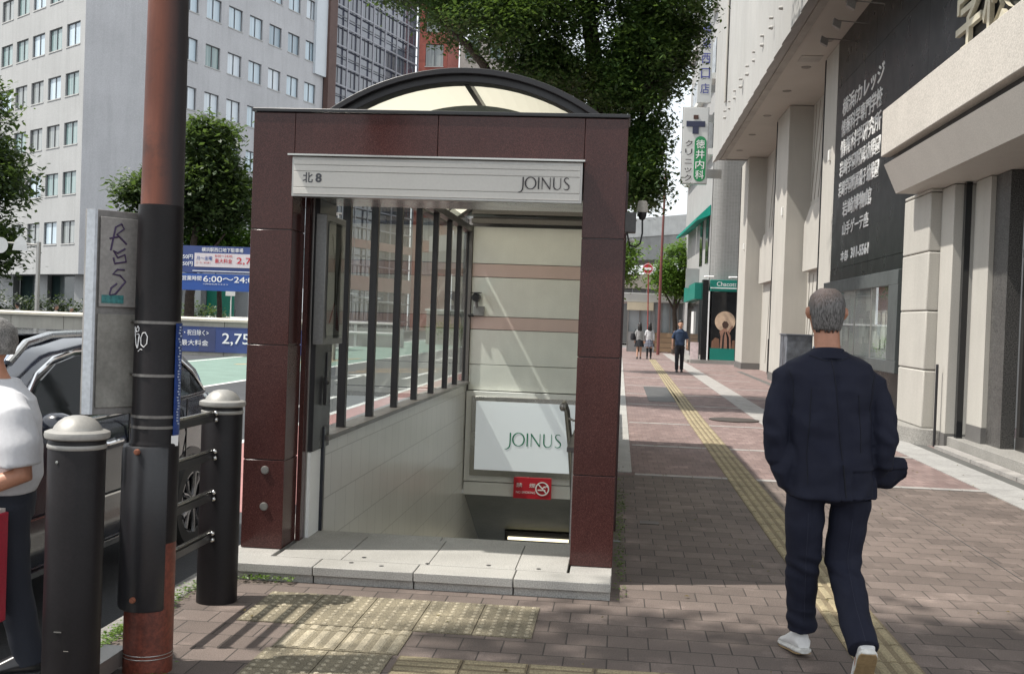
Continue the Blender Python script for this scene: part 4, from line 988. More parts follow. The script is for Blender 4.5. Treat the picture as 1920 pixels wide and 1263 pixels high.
for y, z in ((42.9, 4.5), (33.0, 4.85), (25.8, 5.4)): P('alarm_box', B().box(4.57, 4.62, y, y+.14, z, z+.24), white, sch, bev=.005)
dd = P('side_door', B().box(5.2, 5.29, 37.0, 38.6, 0, 2.35), M('side_door_beige', (.40, .38, .33), rough=.6), sch, bev=.01); P('door_recess', B().box(5.19, 5.3, 38.65, 38.8, 0, 2.45), dark, dd); P('door_post', B().box(5.1, 5.14, 36.3, 36.36, 0, 1.2).box(5.1, 5.14, 38.9, 38.96, 0, 1.2), dark, dd)
b = B()
for x, y in ((4.25, 22.2), (4.35, 25.2), (4.3, 27.8), (4.25, 30.6), (4.2, 34.2), (4.15, 37.6), (4.1, 41)): b.lathe((x, y, ZE+.05), [(.12, 0), (.12, -.012), (.10, -.014), (.09, -.004), (0, -.004)], 20)
P('downlight', b, M('downlight_grey', (.22, .21, .19), rough=.5), sch)
P('hatch', B().box(4.0, 4.5, 26.6, 27.2, ZE+.035, ZE+.049), M('hatch_line', (.34, .33, .30), rough=.7), sch)
for k in range(4):
    y = 19.6+k*1.35; sl_ = P('sign_lamp', B().tube([(4.60, y, 7.55), (4.0, y, 7.60)], .012, 8).prism([(3.92, y-.06, 7.50), (3.92, y+.06, 7.50), (4.06, y+.06, 7.42), (4.06, y-.06, 7.42)], (.02, 0, .14)), M('lamp_grey', (.20, .19, .18), rough=.5), sch)
# black sign wall
blk = M('black_tile', (.006, .0075, .008), rough=.3, var=.3, vs=.6, fine=0, spec=.22)
b = B()
for y0, y1 in ((3, 8), (8, 13), (13, 17.9), (17.9, 21.6), (21.6, 25.33)):
    for z0, z1 in ((-.1, 2.9), (2.9, 5.0), (5.0, 6.9), (6.9, 9.6)):
        if y1 <= 17.9 and z0 < 3.9: 
            if z1 < 4.0: continue
            z0 = 4.0
        b.box(4.62, 4.70, y0+.004, y1-.004, z0+.004, z1-.004)
P('sign_wall', b, blk, sch); P('sign_wall_back', B().box(4.66, 4.9, 17.0, 25.33, -.1, ZE+.1).box(4.67, 4.9, 3, 17, 4, ZE+.1), dark, sch)
# raised white lettering on the sign wall; reads from far (left) to near (right)
R_ = Vector((0, -1, 0)); lw = M('cast_letter', (.85, .85, .84), rough=.4)
for body, y, z, wd, ht in (('横浜fカレッジ', 24.6, 6.15, 3.78, .37), ('情報科学専門学校', 24.63, 5.71, 3.72, .36), ('情報科学研究所', 24.65, 5.27, 3.72, .37), ('岩崎学園附属幼稚園', 24.68, 4.85, 3.75, .34), ('岩崎学園附属磯子幼稚園', 24.7, 4.42, 3.72, .33), ('岩崎博物館', 24.2, 3.97, 2.7, .33), ('山手ゲーテ座', 24.12, 3.56, 2.45, .29)):
    TX(body, (4.62, y, z), R_, Z_, (wd, ht), lw, sch, ext=.012, bold=.012)
TX('本部', (4.62, 24.18, 3.02), R_, Z_, (.75, .22), lw, sch, ext=.012, bold=.01); TX('311-5561', (4.62, 23.15, 3.04), R_, Z_, (1.6, .22), lw, sch, ext=.012, bold=.03)
TX('学校', (4.60, 16.2, 5.42), R_, Z_, (2.3, 1.0), M('cast_letter_cream', (.55, .51, .40), rough=.4), sch, ext=.06, bold=.01)
# display case
dc = P('display_case', B().box(4.36, 4.62, 18.15, 24.6, .92, 1.12).box(4.36, 4.62, 18.15, 24.6, 2.34, 2.58).box(4.36, 4.62, 18.15, 18.75, 1.121, 2.339).box(4.36, 4.62, 24.3, 24.6, 1.121, 2.339), M('slate_frame', (.075, .085, .085), rough=.45, var=.15), sch, bev=.006)
pmm = bpy.data.materials.new('pinned_papers'); pmm.use_nodes = True; nt = pmm.node_tree; pp = nt.nodes['Principled BSDF']
v = tc(nt, (1, 1.8, 2.4)); vor = node(nt, 'ShaderNodeTexVoronoi', distance='CHEBYCHEV'); vor.inputs['Scale'].default_value = 1.3; nt.links.new(v, vor.inputs['Vector'])
c = mix(nt, ramp(nt, noi(nt, tc(nt, (1, 3, 8)), 6, 4), .45, .6), (.34, .37, .36), (.13, .17, .17)); c = mix(nt, .15, c, vor.outputs['Color']); nt.links.new(c, pp.inputs['Base Color'])
hsv = node(nt, 'ShaderNodeHueSaturation'); hsv.inputs['Saturation'].default_value = .25; nt.links.new(c, hsv.inputs['Color']); nt.links.new(hsv.outputs[0], pp.inputs['Base Color'])
P('poster_board', B().box(4.58, 4.61, 18.75, 24.3, 1.12, 2.34), pmm, dc)
b = B()
for y in (20.1, 21.5, 22.9): b.box(4.39, 4.41, y-.02, y+.02, 1.12, 2.34)
P('case_frame', b, alu, dc); P('case_pane', B().face([(4.4, 18.75, 1.12), (4.4, 24.3, 1.12), (4.4, 24.3, 2.34), (4.4, 18.75, 2.34)]), glass_mat('case_glass', refl=.3), dc, recalc=False)
b = B(); rr = random.Random(4)
for k in range(26):
    y = 18.9+rr.random()*5.2; z = 1.2+rr.random()*.8; b.box(4.568+k*.0003, 4.572+k*.0003, y, y+rr.uniform(.2, .45), z, z+rr.uniform(.2, .4))
P('paper', b, M('paper', (.55, .55, .52), rough=.6, var=.3, vs=3), dc)
P('plinth_stone', B().box(4.40, 4.62, 17.95, 25.3, -.1, .16), M('plinth_grey', (.20, .20, .19), rough=.6), sch)
# canopy over the door
cm = M('canopy_render', (.50, .465, .42), rough=.85, var=.06, vs=2, fine=.12, fs=50, bump=.5, bs=50, dist=.01)
P('canopy_fascia', B().box(3.81, 4.62, 4, 17.2, 4.19, 4.88), cm, sch, bev=.01)
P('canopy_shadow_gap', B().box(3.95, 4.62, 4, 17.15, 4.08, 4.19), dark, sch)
b = B(); b.prism([(3.86, 17.2, 4.075), (4.05, 17.2, 3.65), (6.2, 17.2, 3.65), (6.2, 17.2, 4.075)], (0, -13.2, 0)); P('canopy_soffit', b, M('canopy_panel', (.48, .45, .41), rough=.55, var=.04), sch)
b = B()
for y in (13.1, 10.4, 7.6): b.lathe((4.75, y, 3.65), [(.11, 0), (.11, -.012), (.09, -.014), (.08, -.003), (0, -.003)], 24)
P('canopy_downlight', b, dark, sch); P('canopy_track', B().box(5.0, 5.12, 4, 15.9, 3.57, 3.649), M('track_dark', (.07, .065, .06), rough=.4), sch)
# pilaster beside the door with a rounded kerb
b = B()
for z0, z1 in ((.22, 1.05), (1.055, 1.9), (1.905, 2.75), (2.755, 3.6), (3.605, 3.66)): b.box(4.36, 4.8, 16.45, 17.9, z0, z1-.004)
P('pilaster', b, wallm, sch, bev=.02)
b = B(); pts = [(4.36, 18.0)]+[(4.40-.28*math.cos(a), 17.1+.95*math.sin(a)) for a in [math.radians(80-k*16) for k in range(11)]]+[(4.5, 16.1)]
for z0, z1, g_ in ((-.02, .10, .03), (.103, .22, 0)): b.prism([(x-g_, y, z0) for x, y in pts]+[(4.9, 16.1, z0), (4.9, 18.0, z0)], (0, 0, z1-z0))
P('rounded_kerb', b, kerbm, sch)
P('side_return', B().box(4.52, 5.0, 15.85, 16.44, .2, 3.64), wallm, sch, bev=.01); P('side_return_base', B().box(4.51, 5.0, 15.84, 16.43, -.1, .198), M('base_granite'), sch)
P('black_pipe', B().box(4.60, 4.68, 15.60, 15.70, .12, 3.64), black, sch); P('thin_post', B().tube([(4.44, 16.05, 0), (4.44, 16.05, 1.15)], .02, 8), dark, sch)
P('return_wall', B().box(4.72, 4.9, 14.95, 15.58, .38, 3.64), wallm, sch); P('inner_base', B().box(4.71, 4.9, 14.94, 15.57, .1, .378), M('base_granite'), sch)
P('granite_jamb', B().box(4.78, 4.95, 14.4, 14.94, .1, 3.64), M('speckled_granite', (.13, .125, .12), rough=.4, fine=.45, fs=70), sch)
b = B()
for y in (14.35, 13.1, 11.7, 10.3, 8.9, 7.5): b.box(4.95, 5.05, y-.10, y, .17, 3.5)
b.box(4.94, 5.06, 6, 14.34, 2.55, 2.66); b.box(4.94, 5.06, 6, 14.34, .17, .34); b.box(4.94, 5.06, 6, 14.34, 3.4, 3.65)
P('door_frame', b, M('door_frame_dark', (.055, .052, .05), rough=.35, metal=.4), sch, bev=.004)
P('door_glass', B().box(4.99, 5.01, 6, 14.3, .3, 3.5), M('door_dark_glass', (.018, .02, .022), rough=.05, fine=0, coat=.5), sch)
P('door_lock', B().box(4.93, 4.95, 13.45, 13.55, 2.22, 2.5).box(4.91, 4.945, 13.35, 13.6, 2.5, 2.6), alu, sch); 
b = B().box(4.55, 6.2, 3, 16.0, -.1, .17); P('door_step', b, kerbm, sch, bev=.008)
b = B()
for k in range(8): b.box(4.37, 4.54, 3.0+k*1.6, 4.58+k*1.6, -.05, .045)
P('low_step', b, wb, sch)
# power cabinet
pcab = TH('utility_cabinet', 'weathered blue grey steel utility cabinet against the beige wall', 'cabinet', (4.35, 27.2, 0))
P('cabinet_body', B().box(3.98, 4.58, 27.0, 28.1, .0, 1.42), M('cabinet_paint', (.11, .12, .14), rough=.5, var=.5, vs=5, fine=.1, streak=.4), pcab, bev=.01)
P('cabinet_lid', B().box(3.96, 4.60, 26.98, 28.12, 1.42, 1.45), M('cabinet_lid', (.09, .10, .12), rough=.5), pcab); P('door_line', B().box(3.975, 3.985, 27.53, 27.55, .05, 1.38), black, pcab)

# ================= FURTHER ALONG =================
# curved tiled building with green awnings
gb = TH('tiled_corner_building', 'grey tiled corner building with green awnings above the teal shop front', 'building', (4.5, 50, 0))
gtile = brickmat('grey_mosaic', (.22, .22, .215), (.19, .19, .185), (.30, .30, .29), .12, .06, .006, offset=.0, axes='XZ', speck=.02, dirt=.05, rough=.5)
b = B(); pr = []
for zz in (-.1, 3.0, 8.0, 22): pr.append([(5.6, 47.4, zz)]+[(4.25-.5*math.sin(a), 47.9-.5*math.cos(a), zz) for a in [math.radians(k*15) for k in range(7)]]+[(3.55, 56.5, zz), (3.4, 60.5, zz)])
b.rings(pr, closed=False, cap0=False, cap1=False); P('corner_wall', b, gtile, gb, recalc=False, smooth=60)
b = B().face([(3.73, 47.95, -.1), (3.38, 60.5, -.1), (3.38, 60.5, 22), (3.73, 47.95, 22)]); P('side_wall', b, M('side_wall_white', (.40, .40, .395), rough=.5, streak=.1, var=.05), gb, recalc=False)
def onside(y): return 3.73-(y-47.95)*.0279
for y0, y1 in ((48.6, 50.6), (51.2, 53.2)):
    P('window', B().box(onside(y0)-.04, onside(y0)+.06, y0, y1, 4.3+.0, 6.3), M('tint_window', (.03, .035, .035), rough=.08), gb)
for z in (9.2, 12.4, 15.6, 18.8):
    P('window_band', B().obox((onside(48.4)-.03, 48.4, z), (-.29, 10.5, 0), (.06, 0, 0), (0, 0, 1.5)), M('tint_window'), gb); P('ledge', B().obox((onside(48)-.25, 48, z-.35), (-.33, 11.8, 0), (.25, 0, 0), (0, 0, .25)), white, gb)
awn = M('teal_awning', (.0, .33, .25), rough=.55, var=.05)
P('awning', B().prism([(onside(48.2)-.02, 48.2, 6.75), (onside(48.2)-.62, 48.2, 6.15), (onside(48.2)-.60, 48.2, 6.05), (onside(48.2)-.02, 48.2, 6.3)], (-.17, 6, 0)), awn, gb)
P('awning', B().prism([(onside(54.4)-.02, 54.4, 6.75), (onside(54.4)-.62, 54.4, 6.15), (onside(54.4)-.60, 54.4, 6.05), (onside(54.4)-.02, 54.4, 6.3)], (-.13, 4.5, 0)), awn, gb)
P('wall_sign', B().box(3.0, 3.6, 52.3, 52.45, 3.3, 4.2), M('wall_sign_grey', (.35, .36, .36), rough=.5), gb)
# ballet shop front
sh = TH('shop_front', 'teal and black dance wear shop front with a large poster panel', 'shop front', (4.4, 47.3, 0))
P('fascia_board', B().box(3.72, 5.0, 46.95, 47.35, 3.02, 3.50), green, sh, bev=.01); P('white_line', B().box(3.72, 5.0, 46.93, 46.95, 3.14, 3.18), whiteink, sh)
TX('Chacott', (3.98, 46.945, 3.24), X_, Z_, (.80, .18), whiteink, sh)
P('poster_panel', B().box(3.80, 4.98, 47.02, 47.3, .66, 3.0), black, sh); P('green_base', B().box(3.80, 4.98, 47.0, 47.3, .17, .655), green, sh); P('metal_foot', B().box(3.80, 4.98, 47.01, 47.3, .0, .165), alu, sh)
b = B(); b.lathe((4.38, 47.015, 1.78), [(0, -.001), (.42, -.001), (.42, 0)], 40, axis='Y')
fan = P('disc_print', b, M('hat_cream', (.55, .40, .28), rough=.6, var=.35, vs=2), sh)
skin_p = M('print_skin', (.30, .16, .11), rough=.6, var=.2, vs=8)
pq2 = lambda pts, mi, y=47.010: bq.face([(x, y, z) for x, z in pts], mi)
bq = B(); pq2([(4.30, 1.52), (4.26, 1.68), (4.34, 1.80), (4.46, 1.78), (4.54, 1.66), (4.50, 1.54), (4.42, 1.48)], 1)
pq2([(4.34, 1.50), (4.44, 1.50), (4.50, 1.38), (4.62, 1.22), (4.66, .66), (4.20, .66), (4.22, 1.15), (4.16, 1.36)], 0, 47.012); pq2([(4.50, 1.40), (4.68, 1.62), (4.72, 1.58), (4.58, 1.30)], 0, 47.011)
pq2([(4.28, .66), (4.30, 1.15), (4.36, 1.36), (4.39, 1.34), (4.36, 1.1), (4.36, .66)], 3, 47.009); pq2([(4.50, .66), (4.48, 1.1), (4.42, 1.34), (4.46, 1.36), (4.56, 1.12), (4.58, .66)], 3, 47.009)
pq2([(3.84, .66), (3.86, .95), (4.0, 1.1), (4.16, 1.05), (4.18, .66)], 2, 47.013); pq2([(4.68, .66), (4.70, 1.0), (4.84, 1.02), (4.94, .8), (4.94, .66)], 2, 47.013)
P('dancer_print', bq, [skin_p, M('print_hair', (.06, .03, .02), rough=.6), M('print_pale', (.17, .085, .05), rough=.6), black], sh, smooth=None, recalc=False)
P('black_pier', B().box(3.42, 3.66, 47.1, 47.9, .1, 3.5), black, sh); P('light_edge', B().box(3.67, 3.715, 47.0, 47.3, .1, 3.02), whiteink, sh)
P('side_fascia', B().box(3.15, 3.5, 48.0, 56, 2.7, 3.4), green, sh); P('shop_window', B().box(3.35, 3.42, 48.0, 56, .35, 2.68), M('shop_glass', (.05, .055, .055), rough=.06), sh); P('step', B().box(3.0, 5.1, 46.9, 47.5, -.05, .15).box(2.9, 3.6, 47.5, 56, -.05, .12), kerbm, sh)
b = B()
for x in (3.55, 4.55): b.tube([(x, 46.9, 3.62), (x+.28, 46.75, 3.62)], .03, 8); b.ell((x-.05, 46.75, 3.6), (.08, .06, .05), 10, 6)
P('spot_lamp', b, white, sh); P('display_goods', B().box(3.30, 3.34, 50.5, 52, 1.2, 2.2), white, sh)
st_ = TH('standing_sign', 'small white and pink standing sign outside the shop window', 'sign', (3.2, 47.3, 0)); P('board', B().obox((3.0, 47.2, .12), (.34, 0, 0), (0, .04, 0), (0, .05, .75)), M('pink_board', (.55, .45, .45), rough=.5, var=.2, vs=9), st_)
bx = TH('clinic_sign', 'white hanging sign reading クリニック with a green oval and dark cross', 'sign', (2.8, 44.7, 8))
P('sign_box', B().box(2.23, 3.20, 44.6, 44.85, 7.18, 10.15), M('sign_lightbox', (.60, .61, .60), rough=.4, var=.03), bx, bev=.01)
P('sign_rim', B().box(2.20, 3.23, 44.63, 44.82, 7.15, 7.179).box(2.20, 3.23, 44.63, 44.82, 10.151, 10.18).box(2.20, 2.229, 44.63, 44.82, 7.18, 10.15).box(3.201, 3.23, 44.63, 44.82, 7.18, 10.15), alu, bx)
P('cross', B().box(2.35, 3.08, 44.57, 44.59, 9.40, 9.62).box(2.60, 2.84, 44.565, 44.59, 9.12, 9.395), M('cross_navy', (.025, .03, .07), rough=.5), bx)
P('brown_square', B().box(2.62, 2.81, 44.57, 44.59, 9.70, 9.86), M('square_brown', (.07, .03, .02), rough=.5), bx)
pts = [(2.93+.23*math.cos(a), 44.58, 8.80+.23*math.sin(a)) for a in [math.radians(k*15) for k in range(13)]]+[(2.93+.23*math.cos(a), 44.58, 7.48+.23*math.sin(a)) for a in [math.radians(180+k*15) for k in range(13)]]
P('green_oval', B().prism(pts, (0, .015, 0)), M('oval_green', (.02, .25, .09), rough=.5), bx)
for k, ch in enumerate('徳井内科'): TX(ch, (2.76, 44.575, 8.55-k*.40), X_, Z_, (.34, .34), whiteink, bx, bold=.006)
for k, ch in enumerate('クリニック'): TX(ch, (2.34, 44.59, 8.62-k*.34), X_, Z_, (.28, .25 if k not in (2, 3) else .18), ink, bx, bold=.004)
P('bracket', B().box(3.23, 3.8, 44.68, 44.78, 7.4, 7.75).box(3.23, 3.8, 44.68, 44.78, 9.6, 9.9), alu, bx)
us = TH('hanging_sign', 'pale hanging sign above the clinic sign with blue characters', 'sign', (3.1, 46.7, 11)); P('sign_box', B().box(2.85, 3.42, 46.6, 46.8, 10.75, 14.5), M('sign_lightbox'), us, bev=.01)
for k, ch in enumerate('横浜西口店'): TX(ch, (2.97, 46.59, 13.6-k*.62), X_, Z_, (.36, .42), M('sign_ink_blue', (.06, .07, .3), rough=.5), us, bold=.004)
P('bracket', B().box(3.42, 3.72, 46.68, 46.76, 11.2, 11.5), alu, us)
# no-entry style round sign and red pole
rs_ = TH('round_red_sign', 'round red and white traffic sign on a thin post in front of the bright tree', 'traffic sign', (1.31, 55.4, 0))
P('post', B().tube([(1.45, 55.45, 0), (1.33, 55.45, 4.6)], .03, 8), M('post_red', (.30, .05, .04), rough=.5), rs_); P('disc', B().lathe((1.31, 55.4, 4.28), [(0, -.01), (.27, -.01), (.27, .01), (0, .01)], 32, axis='Y'), red, rs_)
P('sign_bar', B().box(1.14, 1.48, 55.37, 55.385, 4.22, 4.34), whiteink, rs_); P('ring', B().lathe((1.31, 55.385, 4.28), [(.23, 0), (.25, 0), (.25, -.004), (.23, -.004)], 32, axis='Y'), whiteink, rs_)
rp = TH('tall_red_pole', 'tall thin maroon pole rising in front of the overpass', 'pole', (2.03, 57.5, 0)); P('shaft', B().tube([(2.03, 57.5, 0), (2.02, 57.5, 4), (2.08, 57.5, 9.5)], [.08, .07, .05], 10), M('pole_maroon', (.17, .05, .045), rough=.5), rp)
# far station booth
bo = TH('station_booth', 'low glazed station entrance booth with a grey roof at the end of the pavement', 'kiosk', (2, 63, 0))
P('roof', B().box(.2, 4.3, 62, 68, 2.75, 3.25), M('booth_roof', (.38, .38, .37), rough=.6), bo, bev=.02); P('front_sign', B().box(.4, 1.85, 61.9, 62.0, 2.30, 2.74), M('booth_beige', (.50, .44, .33), rough=.6), bo)
P('booth_wall', B().box(.5, 1.9, 62.3, 62.4, 0, 1.1).box(1.75, 1.95, 62.1, 62.4, 0, 2.75), M('booth_grey', (.22, .22, .22), rough=.6), bo)
P('booth_glass', B().box(.5, 1.75, 62.42, 62.46, 1.1, 2.3).box(1.95, 3.9, 62.42, 62.46, 1.0, 2.75), M('booth_glass', (.30, .33, .34), rough=.06), bo)
b = B()
for x in (.45, 1.1, 1.72, 2.3, 2.75, 3.2, 3.65): b.box(x, x+.06, 62.3, 62.41, 0, 2.75)
P('booth_frame', b, M('booth_frame', (.20, .19, .18), rough=.5), bo)
P('plank_wall', B().box(1.97, 3.95, 62.1, 62.25, .05, 1.1).box(3.5, 3.95, 62.05, 62.3, 1.1, 2.7), brickmat('tan_plank', (.33, .22, .13), (.26, .17, .10), (.12, .08, .05), 3, .28, .02, axes='XZ'), bo)
# overpass
ov = TH('overpass', 'grey concrete expressway overpass crossing behind the far trees', 'bridge', (4, 100, 0))
P('deck', B().prism([(-16, 92, 6.9), (-16, 92, 5.4), (22, 104, 9.0), (22, 104, 12.0)], (0, 9, 0)), M('overpass_grey', (.30, .30, .29), rough=.8, streak=.2), ov)
P('barrier', B().prism([(-16, 91.9, 8.2), (-16, 91.9, 6.9), (22, 103.9, 11.6), (22, 103.9, 13.6)], (0, .3, 0)), M('overpass_barrier', (.55, .55, .53), rough=.7, streak=.15), ov)
ds = TH('station_building', 'dark brown grey building under the overpass at the street end', 'building', (2, 90, 0))
P('wall', B().box(-6, 12, 88, 95, 0, 5.2), M('distant_wall', (.09, .088, .085), rough=.7), ds); P('cornice', B().box(-6.2, 12.2, 87.8, 88, 4.3, 5.4), M('cornice_tan', (.26, .23, .19), rough=.7), ds)
b = B()
for k in range(16): b.box(-5.7+k*1.1, -5.62+k*1.1, 87.9, 88, 0, 4.3)
P('pier', b, M('pier_grey', (.2, .2, .2), rough=.7), ds)
# ================= TREES =================
leafA = leaf_mat('camphor_leaf', (.032, .075, .024), (.085, .15, .042), .4); leafB = leaf_mat('bright_leaf', (.09, .20, .03), (.16, .28, .05), .45)
leafC = leaf_mat('dull_leaf', (.04, .075, .032), (.085, .12, .05), .4); bark = M('bark', (.07, .05, .038), rough=.9, var=.3, vs=8, fine=.3, fs=40, bump=.8, bs=25, dist=.03)
DENS = 2.2
def leaves(clumps, size, rnd, sub=26, sr=.38, flat=.6, gap=-.1):
    V, F = [], []
    for (cx, cy, cz, rx, ry, rz, n) in clumps:
        made = 0; n = int(n*DENS)
        while made < n:
            # a spray: centre near the clump's shell
            th = rnd.random()*6.2832; u = rnd.uniform(-1, 1); s_ = math.sqrt(1-u*u); rr_ = rnd.random()**.4
            d = Vector((s_*math.cos(th), s_*math.sin(th), u)); k = 1+.28*noise.noise(d*2.3+Vector((cx, cy, cz)))
            c = Vector((cx+d.x*rx*rr_*k, cy+d.y*ry*rr_*k, cz+d.z*rz*rr_*k))
            if noise.noise(c*1.5) < gap: made += 3; continue
            for _ in range(sub):
                p = c+Vector((rnd.gauss(0, sr), rnd.gauss(0, sr), rnd.gauss(0, sr*flat)))
                a = rnd.random()*6.2832; tilt = rnd.uniform(-.9, .7); l = size*rnd.uniform(.45, 1.5)
                dr = Vector((math.cos(a)*math.cos(tilt), math.sin(a)*math.cos(tilt), math.sin(tilt)))
                q = dr.cross(Vector((rnd.uniform(-.5, .5), rnd.uniform(-.5, .5), 1))).normalized()*l*.27
                i = len(V); V.extend(((p.x, p.y, p.z), tuple(p+dr*l*.5+q), tuple(p+dr*l), tuple(p+dr*l*.5-q))); F.append((i, i+1, i+2, i+3))
            made += sub
    me = bpy.data.meshes.new('crown'); me.from_pydata(V, [], F); me.update(); return me
def tree(name, label, base, trunk, limbs, clumps, size, lm, seed, group=None, sub=26, sr=.38):
    t = TH(name, label, 'tree', base, group); rnd = random.Random(seed)
    b = B()
    for pts, rad in [trunk]+limbs:
        fine_pts, fine_r = [], []
        for k in range(len(pts)-1):
            for q in range(4):
                f_ = q/4; p = Vector(pts[k]).lerp(Vector(pts[k+1]), f_); p += Vector((noise.noise(p*1.3), noise.noise(p*1.3+Vector((5, 5, 5))), 0))*.12*min(1, k+f_)
                fine_pts.append(p); fine_r.append(rad[k]+(rad[k+1]-rad[k])*f_)
        fine_pts.append(Vector(pts[-1])); fine_r.append(rad[-1]); b.tube(fine_pts, fine_r, 10)
    P('trunk', b, bark, t, smooth=60)
    me = leaves(clumps, size, rnd, sub, sr); P('crown', me, lm, t, smooth=None, recalc=False)
    return t
bt_ = (-.95, 22, 0)
limbs = [([(-.95, 22, 2.6), (-2.0, 21.6, 5.4), (-3.1, 21.3, 6.8), (-4.3, 21.2, 8.0)], [.17, .13, .07, .025]), ([(-.95, 22, 3.0), (-.1, 21.8, 4.6), (.35, 21.7, 5.6), (.5, 21.6, 6.6)], [.13, .08, .05, .02]),
         ([(-.9, 22, 4.2), (-.6, 22, 6), (-.8, 22, 8), (-.7, 22, 10.5)], [.22, .18, .13, .04]), ([(-.8, 22, 5.2), (-2.0, 22.6, 7.2), (-2.4, 23, 9.4)], [.12, .09, .03])]
cl = [(-4.55, 21.5, 8.3, 1.0, 1.4, .65, 2200), (-3.1, 21.5, 7.8, 1.2, 1.6, 1.05, 3600), (.2, 21.4, 6.5, .8, 1.2, .85, 2200), (-1.5, 21.4, 6.35, .9, 1.2, .6, 1700), (-2.4, 22, 9.2, 1.6, 1.6, 1.0, 1800), (-1.9, 21.2, 7.3, 1.2, 1.5, 1.0, 3800), (-.7, 21.8, 8.6, 1.3, 2.0, 1.5, 4200), (.65, 21.5, 7.7, .80, 1.8, 1.1, 4600), (.55, 21.5, 6.6, .55, 1.4, .75, 2600),
      (.3, 21.4, 5.3, .42, 1.0, .95, 1800), (.40, 21.3, 4.3, .42, .9, .6, 1400), (.2, 21.3, 4.15, .35, .7, .45, 700), (-1.0, 23.5, 6.4, 1.7, 1.5, .8, 2600), (-1.5, 22, 10.6, 2.8, 2.6, 1.5, 3600), (1.0, 22.5, 9.6, 1.2, 2, 1.4, 2600), (-.1, 21.4, 6.0, .8, 1.1, .55, 1300)]
tree('camphor_tree', 'large camphor street tree spreading its dark crown above the arched entrance roof', bt_, ([(-.95, 22, -.1), (-.95, 22, 1.5), (-.95, 22, 3.2), (-.9, 22, 4.6)], [.34, .27, .24, .2]), limbs, [c_[:6]+(int(c_[6]*2.2),) for c_ in cl], .09, leafA, 1, sub=34, sr=.16)
# a younger tree further along, seen between entrance and booth
tree('street_tree', 'smaller green tree behind the round red sign, just right of the entrance wall', (-.3, 36, 0), ([(-.3, 36, 0), (-.2, 36, 2.2), (.2, 36, 3.4)], [.13, .10, .06]), [([(-.2, 36, 2.3), (.2, 36, 3.3)], [.05, .02])], [(.05, 36, 3.5, .48, .9, .8, 1300), (-.9, 36, 4.3, 1.1, 1.2, 1.0, 1600)], .13, leafB, 2, sr=.2)
tree('bright_tree', 'bright yellow green round tree in front of the far overpass', (3.0, 60.5, 0), ([(3.0, 60.5, 0), (3.0, 60.5, 2.2), (2.9, 60.5, 4)], [.16, .12, .07]), [([(3, 60.5, 2.2), (2.2, 60.5, 3.6)], [.07, .03]), ([(3, 60.5, 2.4), (3.6, 60.4, 4)], [.07, .03])], [(2.35, 60.5, 4.0, .85, 1, .95, 1700), (3.2, 60.4, 4.8, 1.0, 1.2, 1.3, 3000), (3.5, 60.3, 3.6, .8, 1, .8, 1500)], .17, leafB, 3, sr=.25)
tree('roadside_tree', 'dark tree at the far left edge behind the traffic sign pole', (-28.2, 46, 0), ([(-28.2, 46, 0), (-28.2, 46, 3), (-28.0, 46, 6)], [.3, .24, .14]), [([(-28.2, 46, 3), (-26.6, 45.6, 5.2)], [.12, .04])], [(-29.2, 46, 9.8, 2.3, 2.2, 2.0, 3600), (-27.9, 45.6, 6.9, 2.4, 2.2, 1.9, 4800), (-28.0, 45.4, 3.9, 2.3, 2, 1.6, 3800), (-30.5, 46, 5.5, 2.5, 2, 3.5, 2600)], .28, leafC, 4, sr=.4)
tree('office_tree', 'round topped tree in front of the office block, left and right of the painted pole', (-19.3, 48.5, 0), ([(-19.3, 48.5, 0), (-19.2, 48.5, 2.8), (-19.0, 48.5, 6)], [.26, .2, .12]), [([(-19.2, 48.5, 3), (-20.8, 48.4, 5.2)], [.1, .04]), ([(-19.2, 48.5, 3), (-17.6, 48.4, 5)], [.1, .04]), ([(-19.2, 48.5, 4), (-18.4, 48.5, 8)], [.1, .03])],
     [(-18.6, 48.5, 9.0, 1.25, 1.3, 1.25, 2200), (-18.6, 48.4, 7.4, 2.0, 1.6, 1.3, 4000), (-17.5, 48.4, 6.2, 1.3, 1.3, 1.0, 2000), (-21.7, 48.4, 6.7, .95, 1, .8, 1300), (-19.3, 48.6, 6.0, 1.8, 1.5, .9, 2400)], .26, leafC, 5, sr=.33)
tree('low_tree', 'bright green low tree spreading beneath the round topped tree', (-18.6, 50.5, 0), ([(-18.6, 50.5, 0), (-18.6, 50.5, 3)], [.15, .1]), [], [(-22.4, 49.5, 4.8, 1.3, 1, .95, 1500), (-18.0, 50, 4.6, 2.2, 1.2, .95, 2400), (-20, 50, 4.2, 1.6, 1, .8, 1300)], .26, leafB, 6, sr=.3)
# street trees nearer the viewpoint (out of frame overhead) whose leaves dapple the pavement
tree('overhead_tree', 'street tree standing beside the viewpoint whose branches shade the near pavement', (-3.2, -1.2, 0), ([(-3.2, -1.2, -.1), (-3.1, -1.2, 3.5), (-2.8, -.9, 6.5)], [.25, .2, .12]), [([(-3.1, -1.2, 4), (-1.4, 2.6, 7.2)], [.12, .04]), ([(-3.1, -1.2, 4.5), (-3.8, 2.4, 7.2)], [.1, .04])],
     [(-3.9, 3.75, 7.4, 1.15, 1.2, .5, 2800), (-2.0, 3.95, 7.3, 1.2, 1.2, .5, 3200), (-.2, 4.05, 7.3, 1.2, 1.1, .5, 3000), (-3.2, 1.8, 7.6, 1.7, 1.3, .5, 3000), (-.8, 2.1, 7.5, 1.6, 1.4, .5, 3000), (1.0, 3.5, 7.4, .9, 1.4, .5, 1000)], .13, leafA, 8, sr=.22)
